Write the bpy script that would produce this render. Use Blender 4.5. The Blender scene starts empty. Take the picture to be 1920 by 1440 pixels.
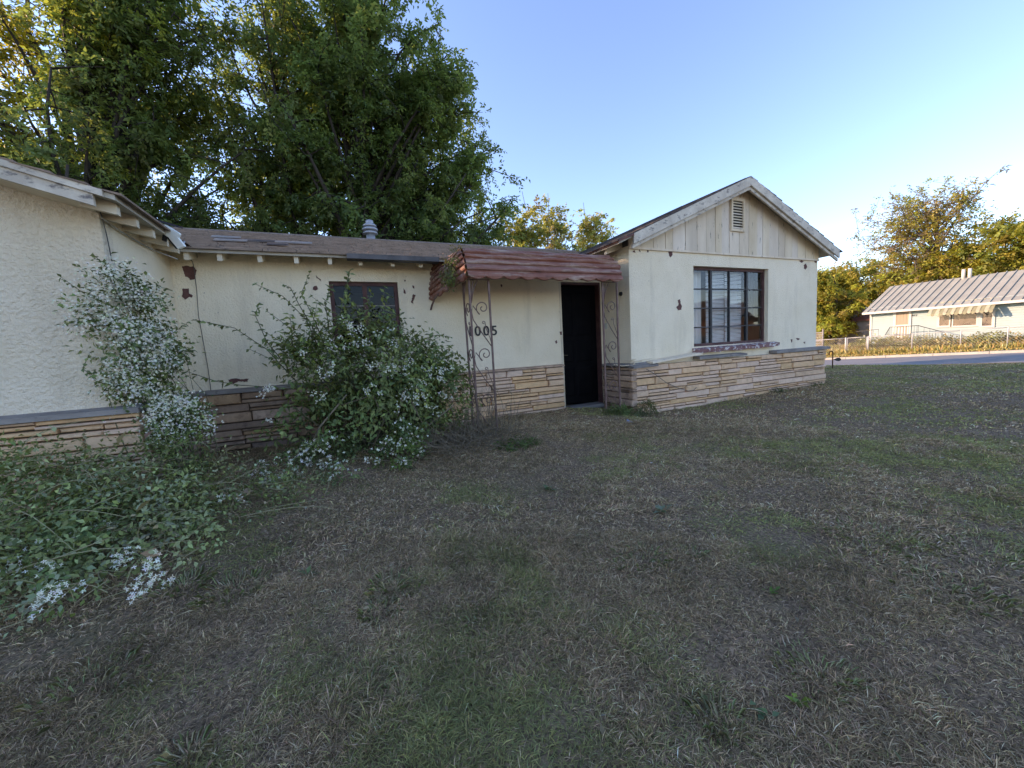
import bpy, bmesh, math, random
import numpy as np
from mathutils import Vector, Matrix

random.seed(11)
rng = np.random.default_rng(11)
scene = bpy.context.scene
COL = scene.collection

# ------------------------------------------------------------------ camera
H = 1.2                       # eye height above the lawn
F = 720.0                     # focal length in pixels of the 1920 px wide photograph
PITCH, ROLL, YAW = math.radians(5.55), math.radians(3.14), math.radians(23.5)
_f = np.array([math.sin(YAW) * math.cos(PITCH), math.cos(YAW) * math.cos(PITCH), -math.sin(PITCH)])
_r0 = np.array([math.cos(YAW), -math.sin(YAW), 0.0])
_u0 = np.cross(_r0, _f)
_r = _r0 * math.cos(ROLL) - _u0 * math.sin(ROLL)
_u = np.cross(_r, _f)
CAMP = np.array([0, 0, H])
cam = bpy.data.cameras.new("camera")
cam.sensor_fit = 'HORIZONTAL'
cam.sensor_width = 36.0
cam.lens = F / 1920 * 36.0
cam.clip_start = 0.05
cam.clip_end = 2000
camo = bpy.data.objects.new("camera", cam)
COL.objects.link(camo)
camo.matrix_world = Matrix(((_r[0], _u[0], -_f[0], 0), (_r[1], _u[1], -_f[1], 0), (_r[2], _u[2], -_f[2], H), (0, 0, 0, 1)))
scene.camera = camo

# ------------------------------------------------------------------ sky, sun, exposure
SUN_EL = math.radians(17)
SUN_AZ = math.radians(-58)    # from +Y towards +X
w = bpy.data.worlds.new("World")
scene.world = w
w.use_nodes = True
nt = w.node_tree
nt.nodes.clear()
sky = nt.nodes.new('ShaderNodeTexSky')
sky.sky_type = 'NISHITA'
sky.sun_disc = False
sky.sun_elevation = SUN_EL
sky.sun_rotation = SUN_AZ
sky.air_density = 1.0
sky.dust_density = 0.15
sky.ozone_density = 5.6
bg = nt.nodes.new('ShaderNodeBackground')
bg.inputs['Strength'].default_value = 0.15
out = nt.nodes.new('ShaderNodeOutputWorld')
nt.links.new(sky.outputs[0], bg.inputs[0])
nt.links.new(bg.outputs[0], out.inputs[0])

sl = bpy.data.lights.new("sun", 'SUN')
sl.energy = 2.0
sl.angle = math.radians(0.5)
sl.color = (1.0, 0.87, 0.70)
so = bpy.data.objects.new("sun", sl)
COL.objects.link(so)
sd = Vector((math.sin(SUN_AZ) * math.cos(SUN_EL), math.cos(SUN_AZ) * math.cos(SUN_EL), math.sin(SUN_EL)))
so.rotation_euler = sd.to_track_quat('Z', 'Y').to_euler()
so.location = (-20, 10, 20)

scene.view_settings.view_transform = 'Standard'
scene.view_settings.look = 'None'
scene.view_settings.exposure = 1.95
scene.view_settings.gamma = 1.0
scene.view_settings.use_white_balance = True      # camera balanced for open shade
scene.view_settings.white_balance_temperature = 8700
scene.view_settings.white_balance_tint = 28
scene.render.engine = 'CYCLES'
scene.cycles.max_bounces = 9
scene.cycles.diffuse_bounces = 7
scene.cycles.transmission_bounces = 7
scene.cycles.transparent_max_bounces = 12


# ------------------------------------------------------------------ measuring helpers
def ray(px, py):
    return _f * F + _r * (px - 960) - _u * (py - 720)
def onY(px, py, y):
    d = ray(px, py); return CAMP + d * (y / d[1])
def onX(px, py, x):
    d = ray(px, py); return CAMP + d * (x / d[0])
def onZ(px, py, z):
    d = ray(px, py); return CAMP + d * ((z - H) / d[2])
def sstep(t):
    t = np.clip(t, 0, 1); return t * t * (3 - 2 * t)

# ------------------------------------------------------------------ materials
MATS = {}
def nodes_of(name):
    m = bpy.data.materials.new(name)
    m.use_nodes = True
    t = m.node_tree
    b = t.nodes['Principled BSDF']
    return m, t, b
def mixc(t, fac, a, b):
    n = t.nodes.new('ShaderNodeMix'); n.data_type = 'RGBA'
    if fac is not None:
        if hasattr(fac, 'links') or hasattr(fac, 'is_output'): t.links.new(fac, n.inputs[0])
        else: n.inputs[0].default_value = fac
    for s, v in ((6, a), (7, b)):
        if hasattr(v, 'is_output'): t.links.new(v, n.inputs[s])
        else: n.inputs[s].default_value = (*v[:3], 1)
    return n.outputs[2]
def noise(t, scale, detail=4, rough=0.6, vec=None, stretch=None):
    n = t.nodes.new('ShaderNodeTexNoise')
    n.inputs['Scale'].default_value = scale
    n.inputs['Detail'].default_value = detail
    n.inputs['Roughness'].default_value = rough
    tc = t.nodes.new('ShaderNodeTexCoord')
    src = tc.outputs['Object']
    if stretch:
        mp = t.nodes.new('ShaderNodeMapping')
        mp.inputs['Scale'].default_value = stretch
        t.links.new(src, mp.inputs[0]); src = mp.outputs[0]
    t.links.new(src, n.inputs['Vector'])
    return n.outputs['Fac']
def ramp(t, fac, lo, hi):
    n = t.nodes.new('ShaderNodeMapRange')
    n.inputs[1].default_value = lo; n.inputs[2].default_value = hi
    t.links.new(fac, n.inputs[0])
    return n.outputs[0]
def mat(name, c1, c2=None, scale=6, lo=.35, hi=.65, c3=None, scale3=20, lo3=.6, hi3=.66, rough=.85, bump=0, bscale=60,
        bdist=.01, rnd=0, spec=.25, metal=0, stretch=None, stretch3=None, c4=None, scale4=3, lo4=.5, hi4=.75, stretch4=None):
    m, t, b = nodes_of(name)
    col = None
    if c2 is not None:
        col = mixc(t, ramp(t, noise(t, scale, 5, .6, stretch=stretch), lo, hi), c1, c2)
    if c3 is not None:
        col = mixc(t, ramp(t, noise(t, scale3, 6, .7, stretch=stretch3), lo3, hi3), col if col is not None else c1, c3)
    if c4 is not None:
        col = mixc(t, ramp(t, noise(t, scale4, 6, .65, stretch=stretch4), lo4, hi4), col, c4)
    if rnd:
        oi = t.nodes.new('ShaderNodeObjectInfo')
        hs = t.nodes.new('ShaderNodeHueSaturation')
        v = t.nodes.new('ShaderNodeMapRange')
        v.inputs[3].default_value = 1 - rnd; v.inputs[4].default_value = 1 + rnd
        t.links.new(oi.outputs['Random'], v.inputs[0]); t.links.new(v.outputs[0], hs.inputs['Value'])
        ml = t.nodes.new('ShaderNodeMath'); ml.operation = 'MULTIPLY'; ml.inputs[1].default_value = 7.31
        fr = t.nodes.new('ShaderNodeMath'); fr.operation = 'FRACT'
        t.links.new(oi.outputs['Random'], ml.inputs[0]); t.links.new(ml.outputs[0], fr.inputs[0])
        h = t.nodes.new('ShaderNodeMapRange'); h.inputs[3].default_value = .492; h.inputs[4].default_value = .500
        t.links.new(fr.outputs[0], h.inputs[0]); t.links.new(h.outputs[0], hs.inputs['Hue'])
        sa = t.nodes.new('ShaderNodeMapRange'); sa.inputs[3].default_value = .82; sa.inputs[4].default_value = 1.12
        t.links.new(fr.outputs[0], sa.inputs[0]); t.links.new(sa.outputs[0], hs.inputs['Saturation'])
        if col is None: hs.inputs['Color'].default_value = (*c1, 1)
        else: t.links.new(col, hs.inputs['Color'])
        col = hs.outputs[0]
    if col is None: b.inputs['Base Color'].default_value = (*c1, 1)
    else: t.links.new(col, b.inputs['Base Color'])
    b.inputs['Roughness'].default_value = rough
    b.inputs['Metallic'].default_value = metal
    b.inputs['Specular IOR Level'].default_value = spec
    if bump:
        bn = t.nodes.new('ShaderNodeBump')
        bn.inputs['Strength'].default_value = bump
        bn.inputs['Distance'].default_value = bdist
        t.links.new(noise(t, bscale, 5, .6, stretch=stretch), bn.inputs['Height'])
        t.links.new(bn.outputs[0], b.inputs['Normal'])
    MATS[name] = m
    return m
def leafmat(name, trans=.35, rough=.55, tint=(1, 1, 1)):
    m, t, b = nodes_of(name)
    at = t.nodes.new('ShaderNodeAttribute'); at.attribute_name = 'col'
    t.links.new(at.outputs['Color'], b.inputs['Base Color'])
    b.inputs['Roughness'].default_value = rough
    b.inputs['Specular IOR Level'].default_value = .25
    tr = t.nodes.new('ShaderNodeBsdfTranslucent')
    t.links.new(mixc(t, .5, at.outputs['Color'], (tint[0] * .5, tint[1] * .5, tint[2] * .1)), tr.inputs['Color'])
    mx = t.nodes.new('ShaderNodeMixShader'); mx.inputs[0].default_value = trans
    t.links.new(b.outputs[0], mx.inputs[1]); t.links.new(tr.outputs[0], mx.inputs[2])
    t.links.new(mx.outputs[0], t.nodes['Material Output'].inputs[0])
    return m
def glassmat(name, tint=(.9, .95, .95), refl=.12):
    m, t, b = nodes_of(name)
    t.nodes.remove(b)
    tr = t.nodes.new('ShaderNodeBsdfTransparent'); tr.inputs[0].default_value = (*tint, 1)
    gl = t.nodes.new('ShaderNodeBsdfGlossy'); gl.inputs['Roughness'].default_value = .02
    bn = t.nodes.new('ShaderNodeBump'); bn.inputs['Strength'].default_value = .06; bn.inputs['Distance'].default_value = .02
    t.links.new(noise(t, 2.5, 1), bn.inputs['Height']); t.links.new(bn.outputs[0], gl.inputs['Normal'])
    lw = t.nodes.new('ShaderNodeFresnel'); lw.inputs[0].default_value = 1.5
    ad = t.nodes.new('ShaderNodeMath'); ad.operation = 'MULTIPLY'; ad.inputs[1].default_value = refl
    t.links.new(lw.outputs[0], ad.inputs[0])
    ge = t.nodes.new('ShaderNodeNewGeometry')
    fb = t.nodes.new('ShaderNodeMath'); fb.operation = 'SUBTRACT'; fb.inputs[0].default_value = 1; t.links.new(ge.outputs['Backfacing'], fb.inputs[1])
    a2 = t.nodes.new('ShaderNodeMath'); a2.operation = 'MULTIPLY'; t.links.new(ad.outputs[0], a2.inputs[0]); t.links.new(fb.outputs[0], a2.inputs[1]); ad = a2
    mx = t.nodes.new('ShaderNodeMixShader')
    t.links.new(ad.outputs[0], mx.inputs[0]); t.links.new(tr.outputs[0], mx.inputs[1]); t.links.new(gl.outputs[0], mx.inputs[2])
    t.links.new(mx.outputs[0], t.nodes['Material Output'].inputs[0])
    return m

M_STUCCO = mat('stucco_white_paint', (.90, .765, .575), (.80, .665, .47), 1.6, .35, .75, c3=(.36, .28, .22), scale3=30, lo3=.665, hi3=.70,
               bump=.9, bscale=55, bdist=.018, c4=(.56, .45, .32), scale4=1.8, lo4=.52, hi4=1.0, stretch4=(2.2, 2.2, .35))
M_STUCCO_ROUGH = mat('stucco_rough_cream', (.90, .76, .58), (.80, .66, .47), 1.3, .35, .75, bump=1, bscale=30, bdist=.05, c4=(.60, .49, .36), scale4=1.4, lo4=.5, hi4=.95, stretch4=(2.2, 2.2, .4))
M_BARE = mat('bare_red_brown_stucco', (.17, .075, .065), (.11, .05, .045), 14, rough=.9, bump=.4, bscale=80)
M_WOOD_WHITE = mat('peeling_white_wood', (.76, .63, .46), (.62, .49, .34), 3, stretch=(1, 1, .25), c3=(.20, .17, .14), scale3=22, lo3=.61, hi3=.68,
                   stretch3=(1, 1, .2), rnd=.08, bump=.3, bscale=90)
M_BARGE = mat('weathered_barge_paint', (.66, .58, .47), (.48, .41, .33), 5, c3=(.17, .15, .14), scale3=16, lo3=.55, hi3=.66, stretch3=(.5, 1, 1),
              bump=.3, bscale=60)
M_CREAM = mat('cream_rafter_paint', (.74, .64, .49), (.60, .50, .37), 4, c3=(.25, .2, .16), scale3=18, lo3=.66, hi3=.72, bump=.2, bscale=70)
M_SOFFIT = mat('soffit_board', (.50, .45, .37), (.38, .33, .27), 4, bump=.2, bscale=60)
M_STONE = mat('ledge_stone', (.76, .49, .30), (.64, .405, .24), 9, c3=(.42, .26, .155), scale3=9, lo3=.52, hi3=.8, stretch=(1, 1, 2.5), rnd=.09,
              bump=.6, bscale=45, bdist=.012)
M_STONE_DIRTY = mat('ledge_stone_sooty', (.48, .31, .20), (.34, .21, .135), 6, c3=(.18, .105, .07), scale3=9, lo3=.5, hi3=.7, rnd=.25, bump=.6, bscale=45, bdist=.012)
M_MORTAR = mat('dark_mortar', (.10, .075, .055), (.06, .045, .035), 20, bump=.5, bscale=60)
M_CAP = mat('weathered_grey_cap', (.30, .27, .245), (.19, .165, .15), 6, c3=(.10, .085, .08), scale3=14, lo3=.58, hi3=.7, stretch=(.4, 1, 1), bump=.5, bscale=50)
M_SILL = mat('peeling_red_sill_paint', (.20, .085, .085), (.27, .14, .135), 9, c3=(.62, .58, .56), scale3=13, lo3=.54, hi3=.58, bump=.4, bscale=60)
M_SHINGLE = mat('old_brown_shingle', (.21, .14, .10), (.31, .21, .155), 5, c3=(.09, .07, .06), scale3=24, lo3=.55, hi3=.7, bump=.6, bscale=70)
M_SHINGLE_DARK = mat('dark_roof_edge', (.055, .05, .05), (.10, .085, .08), 8, bump=.5, bscale=60)
M_REDEDGE = mat('rusty_red_flashing', (.20, .07, .05), (.10, .04, .035), 7, bump=.2, bscale=40, rough=.6)
M_AWN = mat('awning_faded_maroon', (.215, .07, .042), (.30, .13, .085), 3.5, .35, .7, c3=(.50, .40, .31), scale3=5, lo3=.50, hi3=.78, stretch3=(.35, 3, 3.2), c4=(.10, .042, .028), scale4=6, lo4=.56, hi4=.72, stretch4=(.5, 3, 3), rough=.6,
            bump=.25, bscale=50, spec=.35, rnd=.1)
M_IRON = mat('rusty_painted_iron', (.115, .06, .05), (.20, .115, .095), 12, rough=.6, bump=.2, bscale=80, spec=.4)
M_BLACK = mat('black_metal', (.02, .02, .022), (.035, .033, .033), 10, rough=.5)
M_DOOR = mat('black_door_paint', (.003, .003, .004), (.006, .0055, .006), 5, rough=.7, spec=.06, bump=.2, bscale=30)
M_DARKWOOD = mat('dark_red_window_paint', (.075, .03, .028), (.12, .055, .048), 10, rough=.65, bump=.2, bscale=60)
M_INT = mat('dark_interior', (.10, .09, .08), (.07, .06, .055), 2)
M_BLIND = mat('dusty_white_blind', (.85, .83, .78), (.75, .73, .68), 3, rough=.7)
M_BRASS = mat('dull_brass', (.10, .085, .06), (.06, .05, .04), 10, rough=.5, metal=.5)
M_PLATE = mat('pale_switch_plate', (.6, .58, .5))
M_GALV = mat('galvanised_metal', (.42, .43, .44), (.30, .31, .32), 8, rough=.5, metal=.5)
M_GUTTER = mat('dark_gutter_metal', (.06, .055, .055), (.11, .10, .10), 6, rough=.5, metal=.2)
M_LAMPW = mat('lamp_lens_white', (.75, .76, .70), rough=.3)
M_SOLAR = mat('solar_panel_black', (.02, .025, .04), rough=.25, spec=.5)
M_CABLE = mat('grey_cable', (.10, .09, .085), rough=.7)
M_GLASS = glassmat('old_window_glass', (.95, .96, .96), .9)
M_GLASSD = glassmat('dark_window_glass', (.45, .5, .5), .5)
M_BARK = mat('dark_bark', (.065, .05, .04), (.035, .028, .022), 8, stretch=(1, 1, .3), bump=.8, bscale=30, bdist=.03)
M_BARKP = mat('pale_bark', (.17, .14, .115), (.10, .08, .065), 8, stretch=(1, 1, .3), bump=.6, bscale=30)
M_TWIG = mat('dry_twig', (.22, .165, .11), (.12, .09, .06), 9)
M_VINE = mat('vine_stem', (.14, .13, .07), (.09, .075, .045), 9)
M_LEAF = leafmat('tree_leaf', .56, tint=(.85, 1.05, .8))
M_LEAFY = leafmat('yellow_leaf', .5, tint=(1.2, 1.0, .5))
M_PLANT = leafmat('plant_leaf', .25)
M_PETAL = leafmat('flower_petal', .15, tint=(1.6, 1.6, 8))
M_GRASS = leafmat('grass_blade', .15, rough=.8)

# ------------------------------------------------------------------ mesh helpers
class MB:
    def __init__(s): s.v = []; s.f = []
    def add(s, vs, fs):
        o = len(s.v); s.v += [tuple(map(float, p)) for p in vs]; s.f += [tuple(i + o for i in q) for q in fs]; return s
    def hexa(s, p):      # p: 4 bottom pts (ccw), 4 top pts
        return s.add(p, [(3, 2, 1, 0), (4, 5, 6, 7), (0, 1, 5, 4), (1, 2, 6, 5), (2, 3, 7, 6), (3, 0, 4, 7)])
    def box(s, x0, x1, y0, y1, z0, z1):
        return s.hexa([(x0, y0, z0), (x1, y0, z0), (x1, y1, z0), (x0, y1, z0), (x0, y0, z1), (x1, y0, z1), (x1, y1, z1), (x0, y1, z1)])
    def prism(s, poly, d):   # poly: 3D pts, d: offset vector
        n = len(poly); d = np.array(d, float)
        a = [np.array(p, float) for p in poly]; b = [p + d for p in a]
        return s.add(a + b, [tuple(range(n))[::-1], tuple(range(n, 2 * n))] + [(i, (i + 1) % n, n + (i + 1) % n, n + i) for i in range(n)])
    def tube(s, pts, r, n=6, cap=True):
        pts = [np.array(p, float) for p in pts]; m = len(pts)
        rs = r if hasattr(r, '__len__') else [r] * m
        vs = []; fs = []
        up = np.array([.13, .27, .95])
        for i, p in enumerate(pts):
            d = pts[min(i + 1, m - 1)] - pts[max(i - 1, 0)]
            d = d / (np.linalg.norm(d) + 1e-9)
            a = np.cross(d, up)
            if np.linalg.norm(a) < .1: a = np.cross(d, np.array([1., 0, 0]))
            a /= np.linalg.norm(a); b = np.cross(d, a)
            for k in range(n):
                t = 2 * math.pi * k / n
                vs.append(p + rs[i] * (a * math.cos(t) + b * math.sin(t)))
        for i in range(m - 1):
            for k in range(n):
                fs.append((i * n + k, i * n + (k + 1) % n, (i + 1) * n + (k + 1) % n, (i + 1) * n + k))
        if cap: fs += [tuple(range(n))[::-1], tuple(range((m - 1) * n, m * n))]
        return s.add(vs, fs)
    def build(s, name, m, parent=None, smooth=False):
        me = bpy.data.meshes.new(name); me.from_pydata(s.v, [], s.f); me.update()
        if 'glass' in m.name:
            bm = bmesh.new(); bm.from_mesh(me); bmesh.ops.recalc_face_normals(bm, faces=bm.faces); bm.to_mesh(me); bm.free()
        if smooth: me.polygons.foreach_set('use_smooth', [True] * len(me.polygons))
        me.materials.append(m)
        return link(name, me, parent)
def link(name, me, parent=None):
    o = bpy.data.objects.new(name, me); COL.objects.link(o)
    if parent is not None:
        o.parent = parent
        if parent.parent is None: o.location = -Vector(parent.location)
    return o
def tag(o, label=None, cat=None, group=None, kind=None):
    for k, v in (('label', label), ('category', cat), ('group', group), ('kind', kind)):
        if v: o[k] = v
    return o
def thing(name, label, cat, loc=(0, 0, 0), group=None):
    o = bpy.data.objects.new(name, None); COL.objects.link(o); o.location = loc
    o.empty_display_size = .2
    return tag(o, label, cat, group)
def quadmesh(name, V, m, parent=None, col=None, nv=4):   # V: (n, nv, 3)
    n = len(V); me = bpy.data.meshes.new(name)
    me.vertices.add(n * nv); me.vertices.foreach_set('co', np.ascontiguousarray(V, dtype=np.float32).ravel())
    me.loops.add(n * nv); me.loops.foreach_set('vertex_index', np.arange(n * nv, dtype=np.int32))
    me.polygons.add(n); me.polygons.foreach_set('loop_start', np.arange(0, n * nv, nv, dtype=np.int32))
    me.update(calc_edges=True)
    if col is not None:
        a = me.attributes.new('col', 'FLOAT_COLOR', 'FACE')
        a.data.foreach_set('color', np.concatenate([col, np.ones((n, 1))], 1).astype(np.float32).ravel())
    me.materials.append(m)
    return link(name, me, parent)
def unit(a): return a / (np.linalg.norm(a, axis=-1, keepdims=True) + 1e-9)
def leafquads(P, D, N, L, W, fold=.2):
    D = unit(D); S = unit(np.cross(D, N)); N2 = np.cross(S, D)
    L = np.asarray(L).reshape(-1, 1); W = np.asarray(W).reshape(-1, 1)
    mid = P + D * L * .45 - N2 * L * fold * .2
    return np.stack([P, mid + S * W * .5 + N2 * W * fold, P + D * L - N2 * L * fold, mid - S * W * .5 + N2 * W * fold], 1)
def pickcol(n, cols, wts, var=.2):
    i = rng.choice(len(cols), n, p=np.array(wts) / sum(wts))
    c = np.array(cols)[i]
    return np.clip(c * (1 + rng.normal(0, var, (n, 1))) * (1 + rng.normal(0, .06, (n, 3))), .004, .95)

# ------------------------------------------------------------------ the ground
def bumps(x, y):
    return (np.sin(x * 1.3 + y * .7) * .012 + np.sin(x * .53 - y * 1.1 + 2) * .016 + np.sin(x * 3.1 + 1) * np.sin(y * 2.7) * .008
            + np.sin(x * 7.3 + y * 2.1) * np.sin(y * 6.1 - x) * .007 + np.sin(x * 17.3 + 3 * np.sin(y * 3.1)) * np.sin(y * 19.1 - 2 * np.sin(x * 2.7)) * .008 * (x < 16))
ROAD0, ROAD1 = 20.5, 29.5
def zroad(y):
    return -.61 - .052 * (np.clip(y, -25, 30) - 11)
def zlawn(x, y):
    x = np.asarray(x, float); y = np.asarray(y, float)
    wv = sstep((x - 6) / 8)
    lawn = wv * (-.036) * (np.clip(y, -20, 20) - 7)
    porch = .10 * sstep((y - 3.6) / 1.0) * sstep((x + 3) / 1.5) * sstep((4.35 - x) / .8)
    near = lawn + porch + bumps(x, y)
    s = sstep((x - 14.0) / 6.5)
    return near * (1 - s) + (zroad(y) + .06) * s
def zyard(x, y):
    a = zroad(y) + .10
    b = -.16 - .02 * (np.clip(y, -25, 30) - 11)
    return a + (b - a) * sstep((x - 29.6) / 4.5) + bumps(x, y) * .6
def grid_obj(name, xs, ys, fz, m):
    X, Y = np.meshgrid(xs, ys); Z = fz(X, Y)
    nx, ny = len(xs), len(ys)
    V = np.stack([X, Y, Z], -1).reshape(-1, 3)
    fs = [(j * nx + i, j * nx + i + 1, (j + 1) * nx + i + 1, (j + 1) * nx + i) for j in range(ny - 1) for i in range(nx - 1)]
    me = bpy.data.meshes.new(name); me.from_pydata(V.tolist(), [], fs); me.update()
    me.polygons.foreach_set('use_smooth', [True] * len(fs)); me.materials.append(m)
    return link(name, me)
M_SOIL = mat('dry_lawn_soil', (.40, .255, .155), (.14, .09, .055), 60, .40, .60, c3=(.24, .20, .09), scale3=1.1, lo3=.5, hi3=.8, bump=1, bscale=70, bdist=.03, rough=1)
M_FARSOIL = mat('straw_ground', (.30, .21, .10), (.22, .17, .07), 1.5, c3=(.16, .15, .05), scale3=.9, lo3=.5, hi3=.65, bump=1, bscale=20, bdist=.05, rough=1)
M_ASPHALT = mat('worn_asphalt', (.19, .19, .195), (.23, .225, .22), .8, c3=(.12, .12, .12), scale3=3, lo3=.6, hi3=.7, bump=.4, bscale=90, rough=.9)
M_CONC = mat('kerb_concrete', (.42, .38, .32), (.33, .30, .25), 3, bump=.4, bscale=40)
xs = np.concatenate([np.linspace(-60, -6, 19), np.linspace(-5.7, -3.2, 10), np.linspace(-3.1, 7, 120), np.linspace(7.1, 10, 25), np.linspace(10.3, 20.5, 35)])
ys = np.concatenate([np.linspace(-60, -4, 16), np.linspace(-3.7, -.6, 16), np.linspace(-.5, 6, 82), np.linspace(6.1, 9, 22), np.linspace(9.5, 22, 22), np.linspace(24, 90, 12)])
tag(grid_obj('lawn', xs, ys, zlawn, M_SOIL), kind='structure')
ysr = np.linspace(-70, 100, 86)
tag(grid_obj('street', np.linspace(ROAD0 - .3, ROAD1 + .3, 8), ysr, lambda x, y: zroad(y) + 0 * x, M_ASPHALT), kind='structure')
tag(grid_obj('yard', np.concatenate([np.linspace(29.7, 40, 30), np.linspace(42, 140, 12)]), ysr, zyard, M_FARSOIL), kind='structure')
for nm, x0, x1 in (('kerb', ROAD1, ROAD1 + .35), ('kerb', ROAD0 - .32, ROAD0)):
    b = MB(); kt = .125 if x0 > 25 else .03
    for i in range(len(ysr) - 1):
        y0, y1 = ysr[i] + .01, ysr[i + 1] - .01
        z0, z1 = zroad(y0), zroad(y1)
        b.hexa([(x0, y0, z0 - .1), (x1, y0, z0 - .1), (x1, y1, z1 - .1), (x0, y1, z1 - .1), (x0 + .02, y0, z0 + kt), (x1, y0, z0 + kt), (x1, y1, z1 + kt), (x0 + .02, y1, z1 + kt)])
    tag(b.build(nm, M_CONC), kind='structure')
far = MB()
far.add([(-700, -700, -3.2), (900, -700, -3.2), (900, 900, -3.2), (-700, 900, -3.2)], [(0, 1, 2, 3)])
tag(far.build('terrain', M_FARSOIL), kind='structure')

# ------------------------------------------------------------------ the old stucco house
YS, XA, XB = 4.95, 4.29, 9.30          # right wing: front, left and right faces
YR = 5.68                              # recessed middle wall
YL, XL = 4.30, -1.71                   # left wing: front and right faces
YBACK = 12.0
RX, RZ = 6.85, 3.95                    # ridge of the right gable
house = thing('stucco_house', 'derelict white stucco house with tan ledge stone base and red awning', 'house', (2.0, 6.5, 0))

def wall(name, boxes, m):
    b = MB()
    for q in boxes: b.box(*q)
    return b.build(name, m, house)

# right wing walls, window opening X 5.70-7.71, z 1.02-2.42
WX0, WX1, WZ0, WZ1 = 5.70, 7.71, 1.02, 2.425
ww = wall('wing_front_wall', [(XA, WX0, YS, YS + .16, -.3, 2.69), (WX1, XB, YS, YS + .16, -.3, 2.69), (WX0, WX1, YS, YS + .16, -.3, WZ0), (WX0, WX1, YS, YS + .16, WZ1, 2.69)], M_STUCCO)
ws = wall('wing_side_wall', [(XA, XA + .15, YS + .16, YR - .002, -.3, 2.69)], M_STUCCO)
wall('wing_side_wall', [(XB - .15, XB, YS + .16, YBACK, -.3, 2.78)], M_STUCCO)
wr = wall('recessed_wall', [(XL + .001, -.08, YR, YR + .15, -.3, 2.52), (.80, 3.42, YR, YR + .15, -.3, 2.52), (-.08, .80, YR, YR + .15, -.3, 1.28), (-.08, .80, YR, YR + .15, 2.19, 2.52),
                            (3.42, 4.265, YR, YR + .15, 2.24, 2.52), (4.265, 4.44, YR, YR + .15, -.3, 2.52)], M_STUCCO)
b = MB()
b.prism([(-9.5, YL, -.3), (XL, YL, -.3), (XL, YL, 2.52), (-5.6, YL, 3.74), (-9.5, YL, 2.52)], (0, .16, 0))
wl = b.build('left_wing_front_wall', M_STUCCO_ROUGH, house)
wls = wall('left_wing_side_wall', [(XL - .15, XL, YL + .16, YBACK, -.3, 2.50)], M_STUCCO)
wall('rear_wall', [(-9.5, XB, YBACK, YBACK + .15, -.3, 2.5), (-9.5, -9.35, YL + .16, YBACK, -.3, 2.5), (XA, XA + .12, YR + .2, YBACK, -.3, 2.45), (-1.7, 4.2, 8.4, 8.5, -.3, 2.45)], M_INT)
b = MB(); b.box(-9.3, 9.2, YR + .16, YBACK, .02, .06); b.box(XA + .16, XB - .16, YS + .17, YR + .15, .021, .061)
b.build('floor', M_INT, house)
b = MB(); b.box(XA + .16, XB - .16, YS + .17, YBACK, 2.45, 2.48); b.box(-1.7, XA - .01, YR + .16, YBACK, 2.44, 2.47)
b.build('ceiling', M_INT, house)

# --- ledge stone veneer
def stones(parent, O, U, N, L, z0, z1, m, seed, tmin=.05, tmax=.085):
    r = random.Random(seed)
    O, U, N = (np.array(v, float) for v in (O, U, N))
    def one(a, bq, c, d):
        g = .006
        a += g; bq -= g; c += g; d -= g
        if bq - a < .03: return
        t = r.uniform(tmin, tmax)
        j = lambda s=.006: r.uniform(-s, s)
        cs = [(a + j(), c + j(.004)), (bq + j(), c + j(.004)), (bq + j(), d + j(.004)), (a + j(), d + j(.004))]
        cu = sum(q[0] for q in cs) / 4; cz = sum(q[1] for q in cs) / 4
        vs = []
        for dep, ins in ((-.02, 0), (t - .012, 0), (t + j(.004), .010)):
            for (u, z) in cs:
                uu = u + (ins if u < cu else -ins); zz = z + (ins * .8 if z < cz else -ins * .8)
                vs.append(O + U * uu + N * (dep + (j(.004) if ins else 0)) + np.array([0, 0, zz]))
        b = MB()
        fs = []
        for k in (0, 4):
            for i in range(4): fs.append((k + i, k + (i + 1) % 4, k + 4 + (i + 1) % 4, k + 4 + i))
        fs.append((8, 9, 10, 11))
        b.add(vs, fs); b.build('stone', m, parent)
    z = z0
    while z < z1 - .03:
        h = r.uniform(.07, .125)
        if z1 - (z + h) < .06: h = z1 - z
        u = 0 if r.random() < .5 else -0.0
        while u < L - .01:
            l = r.uniform(.28, .85)
            if L - (u + l) < .22: l = L - u
            k = r.random()
            if k < .45:
                s = r.uniform(.38, .62) * h
                one(u, u + l, z, z + s)
                if r.random() < .35 and l > .4:
                    q = r.uniform(.3, .7) * l
                    one(u, u + q, z + s, z + h); one(u + q, u + l, z + s, z + h)
                else: one(u, u + l, z + s, z + h)
            else: one(u, u + l, z, z + h)
            u += l
        z += h
def backing(boxes):
    b = MB()
    for q in boxes: b.box(*q)
    return b.build('stone_base', M_MORTAR, house)
XSB = 9.47
sb1 = backing([(XA - .03, XSB - .05, YS - .045, YS - .002, -.3, .775), (XB + .002, XSB - .05, YS - .002, YBACK, -.3, .77), (XA - .035, XA - .002, YS - .043, YR - .01, -.3, .775)])
stones(sb1, (XA - .08, YS - .045, -.12), (1, 0, 0), (0, -1, 0), XSB - XA + .08, .0, .90, M_STONE, 3)
stones(sb1, (XSB - .05, YS - .10, -.12), (0, 1, 0), (1, 0, 0), 1.6, .0, .90, M_STONE, 4, .04, .06)
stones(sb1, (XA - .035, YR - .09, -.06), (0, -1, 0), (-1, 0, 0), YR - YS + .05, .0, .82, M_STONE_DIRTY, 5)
sb2 = backing([(XL + .04, 3.40, YR - .045, YR - .002, -.3, .82)])
stones(sb2, (1.25, YR - .045, 0.0), (1, 0, 0), (0, -1, 0), 2.14, .02, .82, M_STONE, 6)
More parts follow.
